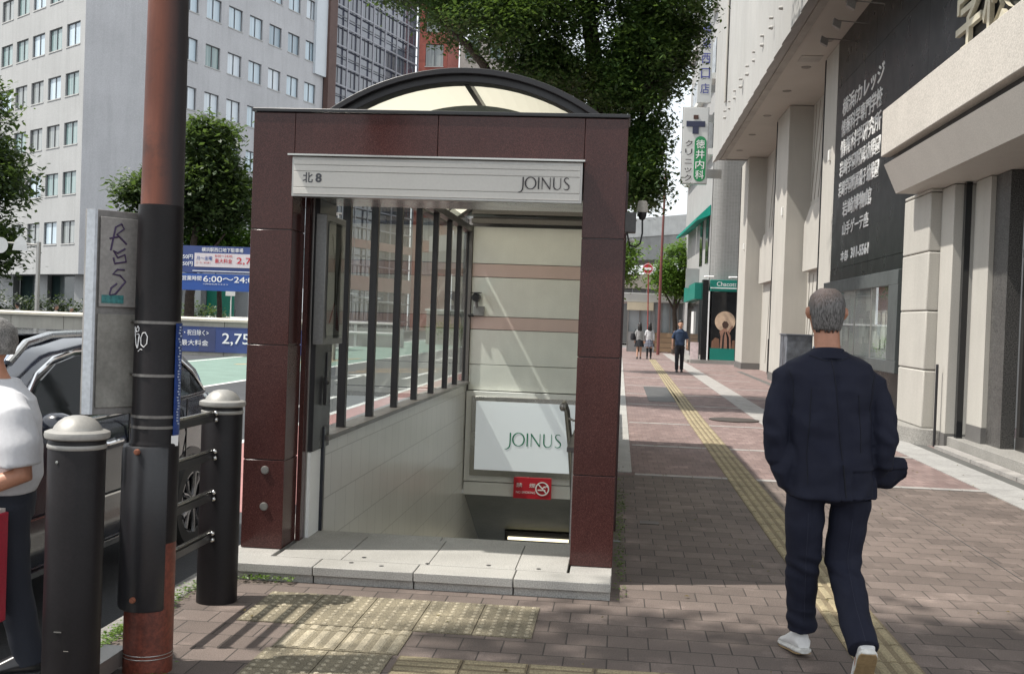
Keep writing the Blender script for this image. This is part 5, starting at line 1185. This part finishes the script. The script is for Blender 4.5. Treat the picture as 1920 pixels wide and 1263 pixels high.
# hedges
leafD = leaf_mat('hedge_leaf', (.018, .035, .014), (.035, .055, .022), .2)
def hedge(label, x0, x1, y, z1, seed, lm=leafC):
    t = TH('hedge', label, 'hedge', ((x0+x1)/2, y, 0)); n = int((x1-x0)/1.2)+1
    P('stem', B().tube([((x0+x1)/2, y, -.1), ((x0+x1)/2, y, z1*.6)], .05, 8), bark, t)
    me = leaves([(x0+.6+k*1.2, y, z1*.6, .9, .7, z1*.45, 420) for k in range(n)], .16, random.Random(seed), 20, .2); P('foliage', me, lm, t, smooth=None, recalc=False)
hedge('dark clipped hedge behind the ramp wall at the left edge', -33, -26.5, 52, 1.9, 21, leafD); hedge('small hedge behind the ramp wall left of the sign board edge', -24.6, -22.5, 52, 1.7, 22, leafD); hedge('small clipped hedge beneath the blue parking sign', -22.8, -20.6, 56, 1.75, 23, leafC)
hedge('rough green bush at the road bend, seen through the stair glazing', -10.6, -6.8, 64, 1.3, 24, leafB)
cw = TH('crossing_wall', 'pale low wall behind the rough bush at the road bend', 'wall', (-8, 66, 0)); P('wall', B().box(-11.5, -4, 66, 66.4, -.2, 1.9), concrete, cw); P('coping', B().box(-11.6, -3.9, 65.9, 66.5, 1.9, 2.0), white, cw)
# distant white car by the hedge
wc = TH('white_car', 'white car passing behind the ramp wall below the parking sign', 'car', (-24, 55, -.12)); b = B(); pr = []
for y in (54.2, 55.8): pr.append([(-26.0, y, .3), (-26.0, y, .8), (-25.4, y, .95), (-24.6, y, 1.42), (-23.4, y, 1.45), (-22.4, y, 1.0), (-21.7, y, .85), (-21.6, y, .3)])
P('body', b.rings(pr), white, wc, bev=.05); P('window', B().prism([(-25.2, 54.17, .98), (-24.55, 54.17, 1.36), (-23.45, 54.17, 1.38), (-22.7, 54.17, 1.0)], (0, 1.66, 0)), black, wc)
b = B()
for x in (-25.2, -22.5): b.lathe((x, 54.15, .2), [(0, 0), (.32, 0), (.32, .2), (0, .2)], 24, axis='Y')
P('wheel', b, tyre, wc)
# ================= PEOPLE =================
def fuse(b, name, voxel, smooth_n=4, mod=None):
    me = b.mesh(name); clean(me, None)
    o = bpy.data.objects.new(name, me); COL.objects.link(o)
    r = o.modifiers.new('r', 'REMESH'); r.mode = 'VOXEL'; r.voxel_size = voxel; r.use_smooth_shade = True
    s = o.modifiers.new('s', 'SMOOTH'); s.factor = .5; s.iterations = smooth_n
    bpy.context.view_layer.update(); dg = bpy.context.evaluated_depsgraph_get()
    m2 = bpy.data.meshes.new_from_object(o.evaluated_get(dg)); m2.name = name
    bpy.data.objects.remove(o); bpy.data.meshes.remove(me)
    if mod:
        for v, n in zip(m2.vertices, [Vector(v.normal) for v in m2.vertices]): v.co = v.co + n*mod(v.co, n)
    for p in m2.polygons: p.use_smooth = True
    m2.update(); return m2
def oval(b, sections, seg=32, mi=0, power=2.3):
    """horizontal superellipse sections (cx, cy, z, rx, ry)"""
    rr = []
    for cx, cy, z, rx, ry in sections:
        ring = []
        for j in range(seg):
            a = 2*math.pi*j/seg; c, s = math.cos(a), math.sin(a)
            ring.append((cx+rx*math.copysign(abs(c)**(2/power), c), cy+ry*math.copysign(abs(s)**(2/power), s), z))
        rr.append(ring)
    return b.rings(rr, mi)
def head(b, c, h, yaw=0, tilt=0):
    """h = head height; face towards +y rotated by yaw"""
    q = B(); k = h/.235
    oval(q, [(0, .012*k, -.118*k, .030*k, .040*k), (0, .018*k, -.108*k, .045*k, .062*k), (0, .010*k, -.08*k, .060*k, .080*k), (0, .0, -.045*k, .070*k, .090*k), (0, -.006*k, 0, .0765*k, .098*k), (0, -.010*k, .04*k, .078*k, .100*k), (0, -.012*k, .075*k, .070*k, .090*k), (0, -.012*k, .10*k, .050*k, .066*k), (0, -.012*k, .114*k, .026*k, .034*k)], 28, power=2.1)
    q.tube([(0, .09*k, .012*k), (0, .104*k, -.018*k), (0, .108*k, -.03*k), (0, .09*k, -.038*k)], [.008*k, .012*k, .015*k, .008*k], 8)
    q.tube([(-.022*k, .088*k, -.064*k), (0, .096*k, -.063*k), (.022*k, .088*k, -.064*k)], .007*k, 8)
    q.tube([(-.045*k, .078*k, .026*k), (0, .09*k, .024*k), (.045*k, .078*k, .026*k)], .009*k, 8)
    for s in (-1, 1):
        q.tube([(s*.072*k, -.008*k, .018*k), (s*.088*k, -.016*k, .016*k), (s*.090*k, -.018*k, -.004*k), (s*.082*k, -.01*k, -.026*k), (s*.072*k, -.004*k, -.03*k)], [.010*k, .013*k, .012*k, .009*k, .006*k], 8)
    cy, sy = math.cos(yaw), math.sin(yaw); i = len(b.v)
    for x, y, z in q.v: b.v.append((c[0]+x*cy-y*sy, c[1]+x*sy+y*cy, c[2]+z))
    b.f += [[a+i for a in f] for f in q.f]; b.mi += q.mi
def hand(b, w_, d, side, k=1.0, curl=.5, up=(0, 0, 1)):
    """palm and five fingers from wrist w_ along direction d"""
    w_, d = Vector(w_), Vector(d).normalized(); u = Vector(up); s = d.cross(u)
    if s.length < .1: s = d.cross(Vector((0, 1, 0)))
    s = s.normalized(); n = s.cross(d).normalized()
    b.tube([w_-d*.02*k, w_+d*.03*k, w_+d*.085*k, w_+d*.095*k], [(.026*k, .018*k), (.038*k, .014*k), (.040*k, .013*k), (.034*k, .010*k)] if True else 0, 12)
    # orient palm: rings use automatic frame, so add an explicit flat pad as well
    b.obox(w_+d*.02*k-s*.036*k-n*.010*k, d*.07*k, s*.072*k, n*.02*k)
    for q, (o_, l) in enumerate(((-.030, .060), (-.010, .072), (.010, .068), (.029, .052))):
        p0 = w_+d*.085*k+s*o_*k*side; p1 = p0+(d*math.cos(curl*.5)-n*math.sin(curl*.5))*l*.45*k; p2 = p1+(d*math.cos(curl*1.4)-n*math.sin(curl*1.4))*l*.32*k; p3 = p2+(d*math.cos(curl*2.3)-n*math.sin(curl*2.3))*l*.25*k
        b.tube([p0-d*.01*k, p0, p1, p2, p3], [.009*k, .0095*k, .009*k, .008*k, .006*k], 8)
    p0 = w_+d*.03*k-s*.034*k*side; p1 = p0+(d*.6-s*.7*side).normalized()*.035*k; p2 = p1+(d*.9-s*.2*side-n*.3).normalized()*.03*k
    b.tube([p0, p1, p2], [.013*k, .011*k, .008*k], 8)
skin = M('skin', (.42, .20, .125), rough=.5, var=.06, fine=.05); skin2 = M('skin_light', (.50, .29, .20), rough=.5, var=.05, fine=.02)
navy = M('navy_suit', (.014, .016, .031), rough=.8, var=.08, vs=5, fine=.12, fs=900, bump=.15, bs=500, spec=.25, dist=.001)
hairgrey = M('grey_hair', (.21, .20, .19), rough=.55, var=.35, vs=30, fine=.3, fs=180, bump=.4, bs=140)
def fold(sx=.010, freq=1.0, seed=0):
    def f(co, n):
        p = Vector((co.x*4+seed, co.y*4, co.z*5))*freq
        return sx*(noise.noise(p)*.7+noise.noise(p*2.3)*.4)
    return f
# ---- 1. man in the navy suit (walks away along +y); local coordinates, origin on the ground
man = TH('person', 'man in a navy suit and white sneakers walking away along the tactile strip', 'person', (.99, 5.35, 0))
b = B()
head(b, (-.02, .03, 1.652), .235)
b.tube([(-.012, -.005, 1.42), (-.015, .0, 1.50), (-.018, .018, 1.58)], [(.075, .07), (.060, .062), (.058, .066)], 20)
oval(b, [(0, 0, .85, .12, .08), (0, 0, .95, .15, .10), (0, 0, 1.2, .165, .10), (0, 0, 1.36, .19, .10), (0, 0, 1.44, .10, .07)])
for pts in ([(-.085, 0, .86), (-.083, .01, .66), (-.08, .05, .45), (-.072, .09, .30), (-.060, .11, .12), (-.085, .22, .05)], [(.12, 0, .86), (.115, .02, .66), (.105, .03, .46), (.122, -.12, .31), (.140, -.30, .19), (.14, -.26, .06)]): b.tube(pts, [.06, .05, .04, .036, .032, .03], 14)
b.tube([(-.17, 0, 1.37), (-.225, -.02, 1.22), (-.245, -.04, 1.08), (-.20, .0, .96), (-.155, .02, .90)], [.045, .042, .036, .030, .026], 14); b.tube([(.17, 0, 1.36), (.23, -.02, 1.2), (.26, -.04, 1.06), (.22, .0, .95), (.175, .02, .90)], [.045, .042, .036, .03, .026], 14)
hand(b, (-.145, .02, .89), (.05, .0, -1), 1, .8, .6); hand(b, (.165, .02, .89), (-.05, .0, -1), -1, .8, .6)
P('body', fuse(b, 'body', .0065, 4), skin, man, world=False, recalc=False)
# hair : thin shell hugging the skull, bald crown left open
b = B(); k = 1.0; cx, cy, cz = -.02, .03, 1.652; NS, NR = 60, 18; rr_ = []
rnd = random.Random(2)
prof = [(-.095, .055, .070), (-.08, .064, .084), (-.045, .0735, .094), (0, .080, .1025), (.04, .0815, .1045), (.075, .0735, .0945), (.098, .054, .072), (.112, .032, .042)]
def hr(z):
    for (z0, a0, b0), (z1, a1, b1) in zip(prof, prof[1:]):
        if z0 <= z <= z1: t = (z-z0)/(z1-z0); return a0+(a1-a0)*t, b0+(b1-b0)*t
    return prof[-1][1:]
for i in range(NR+1):
    z = -.092+(.203)*i/NR; rx, ry = hr(z); ring = []
    for j in range(NS):
        a = 2*math.pi*j/NS; c, s = math.cos(a), math.sin(a); jit = 1+.012*noise.noise(Vector((c*6, s*6, z*40)))
        ring.append((cx+rx*k*jit*c, cy-.011+ry*k*jit*s, cz+z*k))
    rr_.append(ring)
for i in range(NR):
    for j in range(NS):
        a = 2*math.pi*(j+.5)/NS; s = math.sin(a); z = -.092+.203*(i+.5)/NR
        if s > .35 and z < .045: continue                      # face
        if s > -.05 and z < -.02: continue                      # in front of the ears, jaw
        if abs(s) < .28 and z < .0 and s > -.35 and abs(math.cos(a)) > .9 and z < -.015: continue
        if z < -.085+.015*noise.noise(Vector((a*5, 0, 0))): continue
        b.face([rr_[i][j], rr_[i][(j+1) % NS], rr_[i+1][(j+1) % NS], rr_[i+1][j]])
b.face([p for p in rr_[-1]]); me = b.mesh('hair'); clean(me, 80)
hm = bpy.data.materials.new('thinning_hair'); hm.use_nodes = True; nt = hm.node_tree; pp = nt.nodes['Principled BSDF']
v = tc(nt, (1, 1, .12)); strands = ramp(nt, noi(nt, v, 260, 2, .6), .35, .65, (.03, .028, .027), (.20, .19, .185))
sp = node(nt, 'ShaderNodeSeparateXYZ'); t_ = node(nt, 'ShaderNodeTexCoord'); nt.links.new(t_.outputs['Object'], sp.inputs[0])
# bald spot on the crown: a true skin patch with ragged edge
dist = node(nt, 'ShaderNodeVectorMath', operation='DISTANCE'); nt.links.new(t_.outputs['Object'], dist.inputs[0]); dist.inputs[1].default_value = (-.045, -.02, 1.745)
ad = node(nt, 'ShaderNodeMath', operation='MULTIPLY_ADD'); nt.links.new(noi(nt, tc(nt, (1, 1, 1)), 70, 3), ad.inputs[0]); ad.inputs[1].default_value = .05; nt.links.new(dist.outputs['Value'], ad.inputs[2])
mixv_ = mix(nt, .55, (.42, .25, .18), strands)
c = mix(nt, ramp(nt, ad.outputs[0], .035, .12), mixv_, strands)
nt.links.new(c, pp.inputs['Base Color']); pp.inputs['Roughness'].default_value = .5; nt.links.new(bumpn(nt, noi(nt, v, 220, 2), .5, .002), pp.inputs['Normal'])
o = P('hair', me, hm, man, world=False, recalc=False); md = o.modifiers.new('t', 'SOLIDIFY'); md.thickness = .006; md.offset = 0
# jacket
b = B()
oval(b, [(.025, .0, .79, .205, .155), (.025, -.003, .80, .212, .160), (.025, -.005, .87, .206, .155), (.02, -.01, .96, .192, .146), (.01, -.012, 1.08, .192, .138), (.003, -.014, 1.20, .190, .132), (.0, -.012, 1.30, .205, .128), (-.002, -.01, 1.37, .212, .112), (-.005, -.005, 1.415, .19, .092), (-.01, 0, 1.447, .13, .078), (-.012, .002, 1.475, .082, .070)], 48, power=2.6)
b.tube([(-.15, 0, 1.375), (-.205, -.005, 1.335), (-.236, -.02, 1.22), (-.243, -.045, 1.08), (-.225, -.02, .98), (-.19, .03, .92)], [.050, .060, .060, .060, .060, .055], 18)
b.tube([(.15, 0, 1.365), (.208, -.005, 1.32), (.243, -.02, 1.20), (.258, -.045, 1.06), (.25, -.02, .97), (.235, .03, .92)], [.050, .060, .062, .062, .060, .055], 18)
b.tube([(-.10, .0, 1.08), (-.155, -.01, .99), (-.195, .0, .91), (-.175, .01, .86), (-.13, .01, .82)], [(.06, .07), (.066, .085), (.062, .10), (.058, .10), (.045, .10)], 18)
b.tube([(.10, .0, 1.04), (.18, .0, .95), (.255, .03, .92), (.325, .06, .915), (.385, .08, .935)], [(.07, .08), (.078, .075), (.084, .04), (.082, .032), (.055, .022)], 18)
b.tube([(.18, .02, .93), (.24, .04, .885), (.295, .07, .85)], [(.06, .05), (.045, .026), (.012, .012)], 14)
def jf(co, n):
    f = fold(.018, 1.5, 3)(co, n)
    if n.y < -.2:   # back face: drape folds from shoulder blades, centre seam, vent
        f += .004*math.sin(co.x*46+co.z*9)*max(0, 1.25-co.z)*1.6
        f -= .006*math.exp(-((co.x-.035-(co.z-1)*-.06)/.008)**2)
        if co.z < .93 and co.x > .095: f -= .012
    if abs(co.x) > .2 and 1.0 < co.z < 1.22: f += .004*math.sin(co.z*62+co.x*60+co.y*50)*math.exp(-((co.z-1.09)/.07)**2)
    return f
jk = P('jacket', fuse(b, 'jacket', .0065, 3, jf), navy, man, world=False, recalc=False)
from mathutils.bvhtree import BVHTree
def seams(parent, host, paths, r, mat, name='seam'):
    bv = BVHTree.FromPolygons([v.co for v in host.data.vertices], [p.vertices for p in host.data.polygons])
    for pts in paths:
        out = []
        for k in range(len(pts)-1):
            for q in range(8):
                x = pts[k][0]+(pts[k+1][0]-pts[k][0])*q/8; z = pts[k][1]+(pts[k+1][1]-pts[k][1])*q/8
                h = bv.ray_cast(Vector((x, -1, z)), Vector((0, 1, 0)))
                if h[0] is not None: out.append(h[0]-Vector((0, r*.3, 0)))
        if len(out) > 2: P(name, B().tube(out, r, 6), mat, parent, world=False)
seamm = M('seam_navy', (.006, .007, .014), rough=.9, fine=0)
seams(jk, jk, [[(-.01, 1.44), (.01, 1.3), (.03, 1.1), (.05, .96)], [(-.20, 1.385), (-.178, 1.33), (-.172, 1.24), (-.18, 1.16)], [(.195, 1.375), (.178, 1.32), (.172, 1.23), (.18, 1.15)],
              [(-.10, 1.30), (-.105, 1.15), (-.11, 1.0), (-.10, .84)], [(.11, 1.28), (.125, 1.13), (.13, 1.0)], [(-.105, 1.452), (-.05, 1.432), (-.01, 1.428), (.04, 1.434), (.085, 1.452)]], .0022, seamm)
seams(jk, jk, [[(.05, .96), (.062, .88), (.07, .80)]], .004, seamm, 'vent_edge')
b = B(); b.rings([[(-.012+r*math.cos(a)*1.0, .004+r*.95*math.sin(a)-.004*(z > 1.5), z-.012*math.sin(a)) for a in [2*math.pi*j/28 for j in range(28)]] for r, z in ((.100, 1.43), (.090, 1.447), (.080, 1.468), (.0745, 1.480), (.069, 1.477), (.066, 1.445))], cap0=False, cap1=False)
P('collar', b, navy, man, world=False, smooth=60)
P('shirt_collar', B().rings([[(-.014+r*math.cos(a), .006+r*.95*math.sin(a), z-.012*math.sin(a)) for a in [2*math.pi*j/24 for j in range(24)]] for r, z in ((.066, 1.45), (.0645, 1.490), (.062, 1.488), (.060, 1.45))], cap0=False, cap1=False), M('shirt_cloth', (.25, .28, .34), rough=.8), man, world=False, smooth=60)
# trousers
b = B()
oval(b, [(.02, .0, .96, .14, .10), (.02, 0, .86, .150, .11), (.02, -.005, .80, .165, .112), (.02, -.0, .765, .11, .08)], 32)
b.tube([(-.085, 0, .80), (-.083, .01, .66), (-.08, .03, .52), (-.08, .05, .45), (-.072, .09, .30), (-.060, .11, .13)], [(.092, .095), (.088, .092), (.080, .085), (.079, .085), (.074, .078), (.070, .072)], 22)
b.tube([(.125, 0, .80), (.118, .02, .66), (.105, .035, .53), (.105, .02, .46), (.122, -.12, .31), (.140, -.31, .165)], [(.092, .095), (.088, .092), (.083, .088), (.080, .085), (.073, .075), (.067, .064)], 22)
def tf(co, n):
    f = fold(.014, 1.6, 9)(co, n)
    if .36 < co.z < .56: f += .006*math.sin(co.z*80+co.x*35)*math.exp(-((co.z-.46)/.05)**2)
    if co.z < .24 and co.x < .03: f += .003*math.sin(co.z*90+co.x*20)
    for cx_ in ((-.076 if co.x < .02 else .12),):
        if n.y < -.3: f += .004*math.exp(-((co.x-cx_)/.01)**2)
    return f
tr_ = P('trousers', fuse(b, 'trousers', .0065, 3, tf), navy, man, world=False, recalc=False)
seams(tr_, tr_, [[(-.085, .72), (-.082, .5), (-.07, .3), (-.06, .16)], [(.118, .70), (.108, .5), (.12, .32), (.14, .2)]], .0016, M('crease_navy', (.017, .019, .036), rough=.85, fine=0), 'crease')
sneak = M('white_leather', (.72, .71, .70), rough=.45, var=.04, fine=.03); sole = M('tan_sole', (.36, .25, .13), rough=.75, var=.2, vs=20); midsole = M('white_rubber', (.66, .65, .62), rough=.6, var=.05)
def shoe(parent, heel, ang, pitch, k=1.0, cm_=sneak, name='shoe'):
    """heel position on the ground, ang = direction, pitch raises the heel"""
    q = B(); L = .275
    oval_s = []
    prof = [(0, .030, .080, .0), (.012, .037, .104, 0), (.03, .040, .114, 0), (.06, .041, .118, 0), (.10, .040, .102, 0), (.14, .043, .084, 0), (.19, .046, .060, 0), (.235, .040, .048, 0), (.265, .026, .036, 0), (.277, .010, .022, 0)]
    rr = []
    for y, hw, ht, _ in prof:
        ring = []
        for j in range(20):
            a = 2*math.pi*j/20; c, s = math.cos(a), math.sin(a)
            z = .018+(ht-.018)*.5+(ht-.018)*.5*s; ring.append((hw*math.copysign(abs(c)**.75, c)*(1 if s < .3 else .82), y, z))
        rr.append(ring)
    q.rings(rr); ms = B(); rr = [[(hw*1.1*math.copysign(abs(math.cos(a))**.6, math.cos(a)), y*1.02-.004, .018+.014*math.sin(a)) for a in [2*math.pi*j/20 for j in range(20)]] for y, hw, ht, _ in [(-.004, .024, 0, 0)]+prof]; ms.rings(rr)
    so_ = B(); so_.prism([(hw*1.02, y*1.01-.002, .002) for y, hw, _, _ in prof]+[(-hw*1.02, y*1.01-.002, .002) for y, hw, _, _ in reversed(prof)], (0, 0, .006))
    Mx = Matrix.Translation(Vector(heel)) @ Matrix.Rotation(ang, 4, 'Z') @ Matrix.Translation((0, .2*k, 0)) @ Matrix.Rotation(-pitch, 4, 'X') @ Matrix.Translation((0, -.2*k, 0)) @ Matrix.Scale(k, 4)
    for bb in (q, ms, so_): bb.v = [tuple(Mx @ Vector(p)) for p in bb.v]
    s_ = P(name, q, cm_, parent, world=False, smooth=60); P('midsole', ms, midsole if cm_ is sneak else cm_, s_, world=False, smooth=60); P('sole', so_, sole if cm_ is sneak else cm_, s_, world=False, smooth=30)
shoe(man, (-.052, .065, .0), .22, .10, 1.0); shoe(man, (.145, -.455, .0), -.03, .92, 1.0)

# ---- 2. older man in a white short sleeved shirt at the left edge
old = TH('person', 'grey haired man in a white short sleeved shirt, cut off by the left edge', 'person', (-2.55, 4.48, 0), rot=math.radians(115))
b = B()
head(b, (0, .10, 1.385), .225, yaw=.2)
b.tube([(0, .03, 1.18), (0, .06, 1.25), (0, .085, 1.32)], [.065, .054, .055], 16)
oval(b, [(0, 0, .72, .15, .10), (0, 0, .95, .15, .10), (0, 0, 1.1, .16, .10), (0, .01, 1.20, .10, .08)])
for s in (-1, 1): b.tube([(s*.085, 0, .78), (s*.09, .03+.06*s, .42), (s*.09, -.02+.10*s, .09), (s*.09, .08+.10*s, .035)], [.085, .06, .038, .022], 14)
b.tube([(-.16, -.01, 1.15), (-.225, -.06, .98), (-.235, -.08, .87), (-.22, .04, .825), (-.20, .20, .80)], [.05, .045, .042, .038, .027], 16); hand(b, (-.20, .20, .80), (.1, 1, 0), 1, .95, 1.0)
b.tube([(.16, .01, 1.15), (.225, -.02, .95), (.22, .06, .72)], [.05, .045, .03], 16); hand(b, (.22, .06, .72), (0, .1, -1), -1, .95, 1.2)
P('body', fuse(b, 'body', .008, 4), skin, old, world=False, recalc=False)
b = B(); oval(b, [(0, .08, 1.345, .078, .095), (0, .075, 1.40, .085, .105), (0, .075, 1.45, .080, .098), (0, .08, 1.49, .05, .065), (0, .08, 1.502, .02, .03)], 28)
P('hair', b, hairgrey, old, world=False, smooth=60)
b = B()
oval(b, [(0, 0, .775, .172, .120), (0, -.01, .83, .18, .13), (0, -.01, .95, .178, .13), (0, -.01, 1.08, .19, .125), (0, 0, 1.16, .175, .11), (0, .02, 1.215, .10, .08), (0, .03, 1.245, .07, .068)], 36)
b.tube([(.13, .01, 1.15), (.20, -.005, 1.10), (.235, -.02, .98), (.245, -.02, .905)], [.065, .075, .078, .080], 18); b.tube([(-.13, -.01, 1.15), (-.20, -.035, 1.10), (-.235, -.06, .98), (-.24, -.07, .905)], [.065, .075, .078, .080], 18)
shirt = M('white_shirt', (.52, .52, .54), rough=.8, var=.04, fine=.03)
P('shirt', fuse(b, 'shirt', .008, 3, fold(.012, 1.1, 5)), shirt, old, world=False, recalc=False)
b = B(); oval(b, [(0, 0, .82, .16, .11), (0, 0, .74, .17, .118), (0, 0, .66, .165, .11)], 28)
for s in (-1, 1): b.tube([(s*.085, 0, .72), (s*.09, .03+.06*s, .42), (s*.09, -.02+.10*s, .05)], [.10, .078, .062], 18)
P('trousers', fuse(b, 'trousers', .008, 3, fold(.010, 1.1, 2)), M('dark_denim', (.018, .022, .034), rough=.85, fine=.15, fs=500), old, world=False, recalc=False)
P('watch', B().tube([(-.207, .145, .809), (-.203, .175, .804)], .033, 16), black, old, world=False)
for s in (-1, 1): shoe(old, (s*.09, -.06+.10*s, 0), 0, 0, .98, dark)
bag = TH('paper_bag', 'crimson paper carrier bag held at the left edge', 'bag', (-2.56, 4.24, .28))
b = B(); 
b.box(-2.70, -2.425, 4.20, 4.28, .28, .72); P('bag_body', b, M('crimson_paper', (.42, .01, .04), rough=.45, var=.06), bag, bev=.004)
P('bag_lining', B().box(-2.69, -2.435, 4.208, 4.272, .70, .735), M('bag_inner', (.6, .55, .52), rough=.7), bag); P('handle', B().tube([(-2.62, 4.24, .72), (-2.60, 4.28, .79), (-2.54, 4.28, .79), (-2.50, 4.24, .72)], .004, 6), M('bag_cord', (.5, .45, .4), rough=.8), bag)

# ---- generic smaller walkers
def walker(label, loc, rot, H=1.7, top=None, bottom=None, hair=None, skirt=False, longhair=False, stride=.12, arms=.0, sleeves=.5, toptint=None, stock=None, group=None):
    t = TH('person', label, 'person', loc, group, rot); k = H/1.72; S = lambda *p: tuple(c*k for c in p)
    sk = skin2; b = B()
    head(b, S(0, .02, 1.595), .235*k); b.tube([S(0, 0, 1.38), S(0, .0, 1.44), S(0, .01, 1.52)], [.065*k, .052*k, .052*k], 12)
    wv = .86 if skirt else 1
    oval(b, [(0, 0, .80*k, .14*k, .09*k), (0, 0, .95*k, .135*k, .09*k), (0, 0, 1.1*k, .135*k, .09*k), (0, 0, 1.32*k, .17*wv*k, .09*k), (0, 0, 1.40*k, .09*k, .07*k)], 20)
    for s in (-1, 1):
        b.tube([S(s*.085, 0, .86), S(s*.085, s*stride*.6, .48), S(s*.085, s*stride, .09), S(s*.085, s*stride+.09, .03)], [.08*k*wv, .052*k, .034*k, .020*k], 12)
        b.tube([S(s*.17*wv, 0, 1.34), S(s*.235*wv, -.02, 1.10), S(s*.24*wv, .04-s*stride*.6, .86)], [.048*k*wv, .04*k*wv, .026*k], 12); hand(b, S(s*.24*wv, .04-s*stride*.6, .86), (0, .15, -1), s, .95*k, .6)
    P('body', fuse(b, 'body', .013, 2), sk, t, world=False, recalc=False)
    b = B(); oval(b, [(0, -.02*k, 1.56*k, .078*k, .085*k), (0, -.012*k, 1.62*k, .086*k, .102*k), (0, .0, 1.665*k, .086*k, .108*k), (0, .006*k, 1.70*k, .074*k, .094*k), (0, .008*k, 1.728*k, .040*k, .055*k)], 20)
    if longhair: oval(b, [(0, -.06*k, 1.30*k, .09*k, .04*k), (0, -.06*k, 1.40*k, .11*k, .06*k), (0, -.05*k, 1.52*k, .10*k, .08*k), (0, -.03*k, 1.60*k, .085*k, .09*k)], 20)
    P('hair', fuse(b, 'hair', .012, 1, fold(.01, 3)), hair, t, world=False, recalc=False)
    b = B(); oval(b, [(0, 0, .88*k, .165*k, .115*k), (0, 0, 1.0*k, .16*k, .11*k), (0, 0, 1.15*k, .165*k*wv, .11*k), (0, 0, 1.33*k, .19*k*wv, .11*k), (0, 0, 1.40*k, .10*k, .08*k), (0, 0, 1.43*k, .065*k, .062*k)], 24)
    for s in (-1, 1):
        a0, a1, a2 = Vector(S(s*.15*wv, 0, 1.35)), Vector(S(s*.238*wv, -.02, 1.10)), Vector(S(s*.24*wv, .04-s*stride*.6, .88))
        pts = [a0, a0.lerp(a1, .5), a1] if sleeves < .8 else [a0, a1, a2]; b.tube(pts, [.06*k, .062*k, .06*k] if sleeves < .8 else [.06*k, .058*k, .045*k], 12)
    P('top', fuse(b, 'top', .013, 2, fold(.010, 1.2)), top, t, world=False, recalc=False)
    if skirt:
        rr = []
        for z, r in ((1.0, .12), (.9, .155), (.7, .205), (.58, .235)): rr.append([((r+(.012 if j % 2 else -.008)*(1-z)*2)*k*math.cos(2*math.pi*j/40), (r*.8+(.012 if j % 2 else -.008)*(1-z)*2)*k*math.sin(2*math.pi*j/40), z*k) for j in range(40)])
        P('skirt', B().rings(rr), bottom, t, world=False, smooth=20)
        if stock: 
            b = B()
            for s in (-1, 1): b.tube([S(s*.085, s*stride*.6, .50), S(s*.085, s*stride, .09)], [.056*k, .042*k], 12)
            P('stocking', b, stock, t, world=False)
    else:
        b = B(); oval(b, [(0, 0, .95*k, .14*k, .10*k), (0, 0, .84*k, .155*k, .11*k), (0, 0, .78*k, .15*k, .10*k)], 20)
        for s in (-1, 1): b.tube([S(s*.08, 0, .84), S(s*.085, s*stride*.6, .48), S(s*.085, s*stride, .07)], [.095*k, .072*k, .058*k], 14)
        P('trousers', fuse(b, 'trousers', .013, 2, fold(.009, 1.2)), bottom, t, world=False, recalc=False)
    for s in (-1, 1): shoe(t, S(s*.085, s*stride-.06, 0), 0, 0, .95*k, dark)
    return t
blackhair = M('black_hair', (.012, .011, .011), rough=.45, var=.3, vs=20); navyshirt = M('navy_polo', (.018, .04, .09), rough=.8); darkcloth = M('dark_trousers', (.012, .013, .018), rough=.85)
far_man = walker('man in a navy polo shirt and dark trousers walking towards the camera', (2.05, 37.7, 0), math.pi, 1.73, navyshirt, darkcloth, blackhair, stride=.08)
b = B()
for s in (-1, 1): b.ell((s*.033, .113, 1.618), (.013, .006, .007), 8, 6)
P('eye', b, ink, far_man, world=False)
plaid = brickmat('plaid_skirt', (.03, .04, .09), (.05, .05, .07), (.25, .26, .30), .07, .07, .008, offset=0, axes='XZ', speck=0, dirt=0)
g1 = walker('woman in a grey hooded top with black shoulder bag walking away, leftmost of the pair', (.92, 49.8, 0), .05, 1.60, M('grey_hoodie', (.30, .30, .30), rough=.9), darkcloth, blackhair, skirt=True, longhair=True, sleeves=1, stride=.10)
sb = TH('shoulder_bag', 'black shoulder bag hanging at the grey hooded woman’s left side', 'bag', (.66, 49.8, .8)); P('bag_body', B().lathe((.64, 49.8, .82), [(0, 0), (.11, .01), (.13, .12), (.10, .30), (0, .32)], 16), darkcloth, sb); P('strap', B().tube([(.62, 49.8, 1.1), (.76, 49.75, 1.33), (.70, 49.9, 1.1)], .012, 6), darkcloth, sb)
walker('woman in a white blouse and plaid skirt walking away, right of the pair', (1.38, 50.4, 0), -.03, 1.62, shirt, plaid, blackhair, skirt=True, longhair=True, sleeves=1, stride=.10, stock=darkcloth)
walker('person in a white shirt standing inside the station booth', (3.05, 63.2, 0), 2.6, 1.68, shirt, darkcloth, blackhair, stride=.03)
walker('pedestrian in a pale shirt behind the ramp wall at the far left', (-26.9, 47.7, -.12), 1.4, 1.62, shirt, darkcloth, blackhair, stride=.08)
walker('pedestrian with grey hair behind the ramp wall, left one of the close two', (-25.2, 47.9, -.12), -1.4, 1.60, shirt, darkcloth, hairgrey, stride=.06)
walker('pedestrian bending in white behind the ramp wall beside the sign board edge', (-24.55, 48.0, -.12), -1.2, 1.52, shirt, darkcloth, M('pale_cap', (.5, .5, .48), rough=.8), stride=.06)
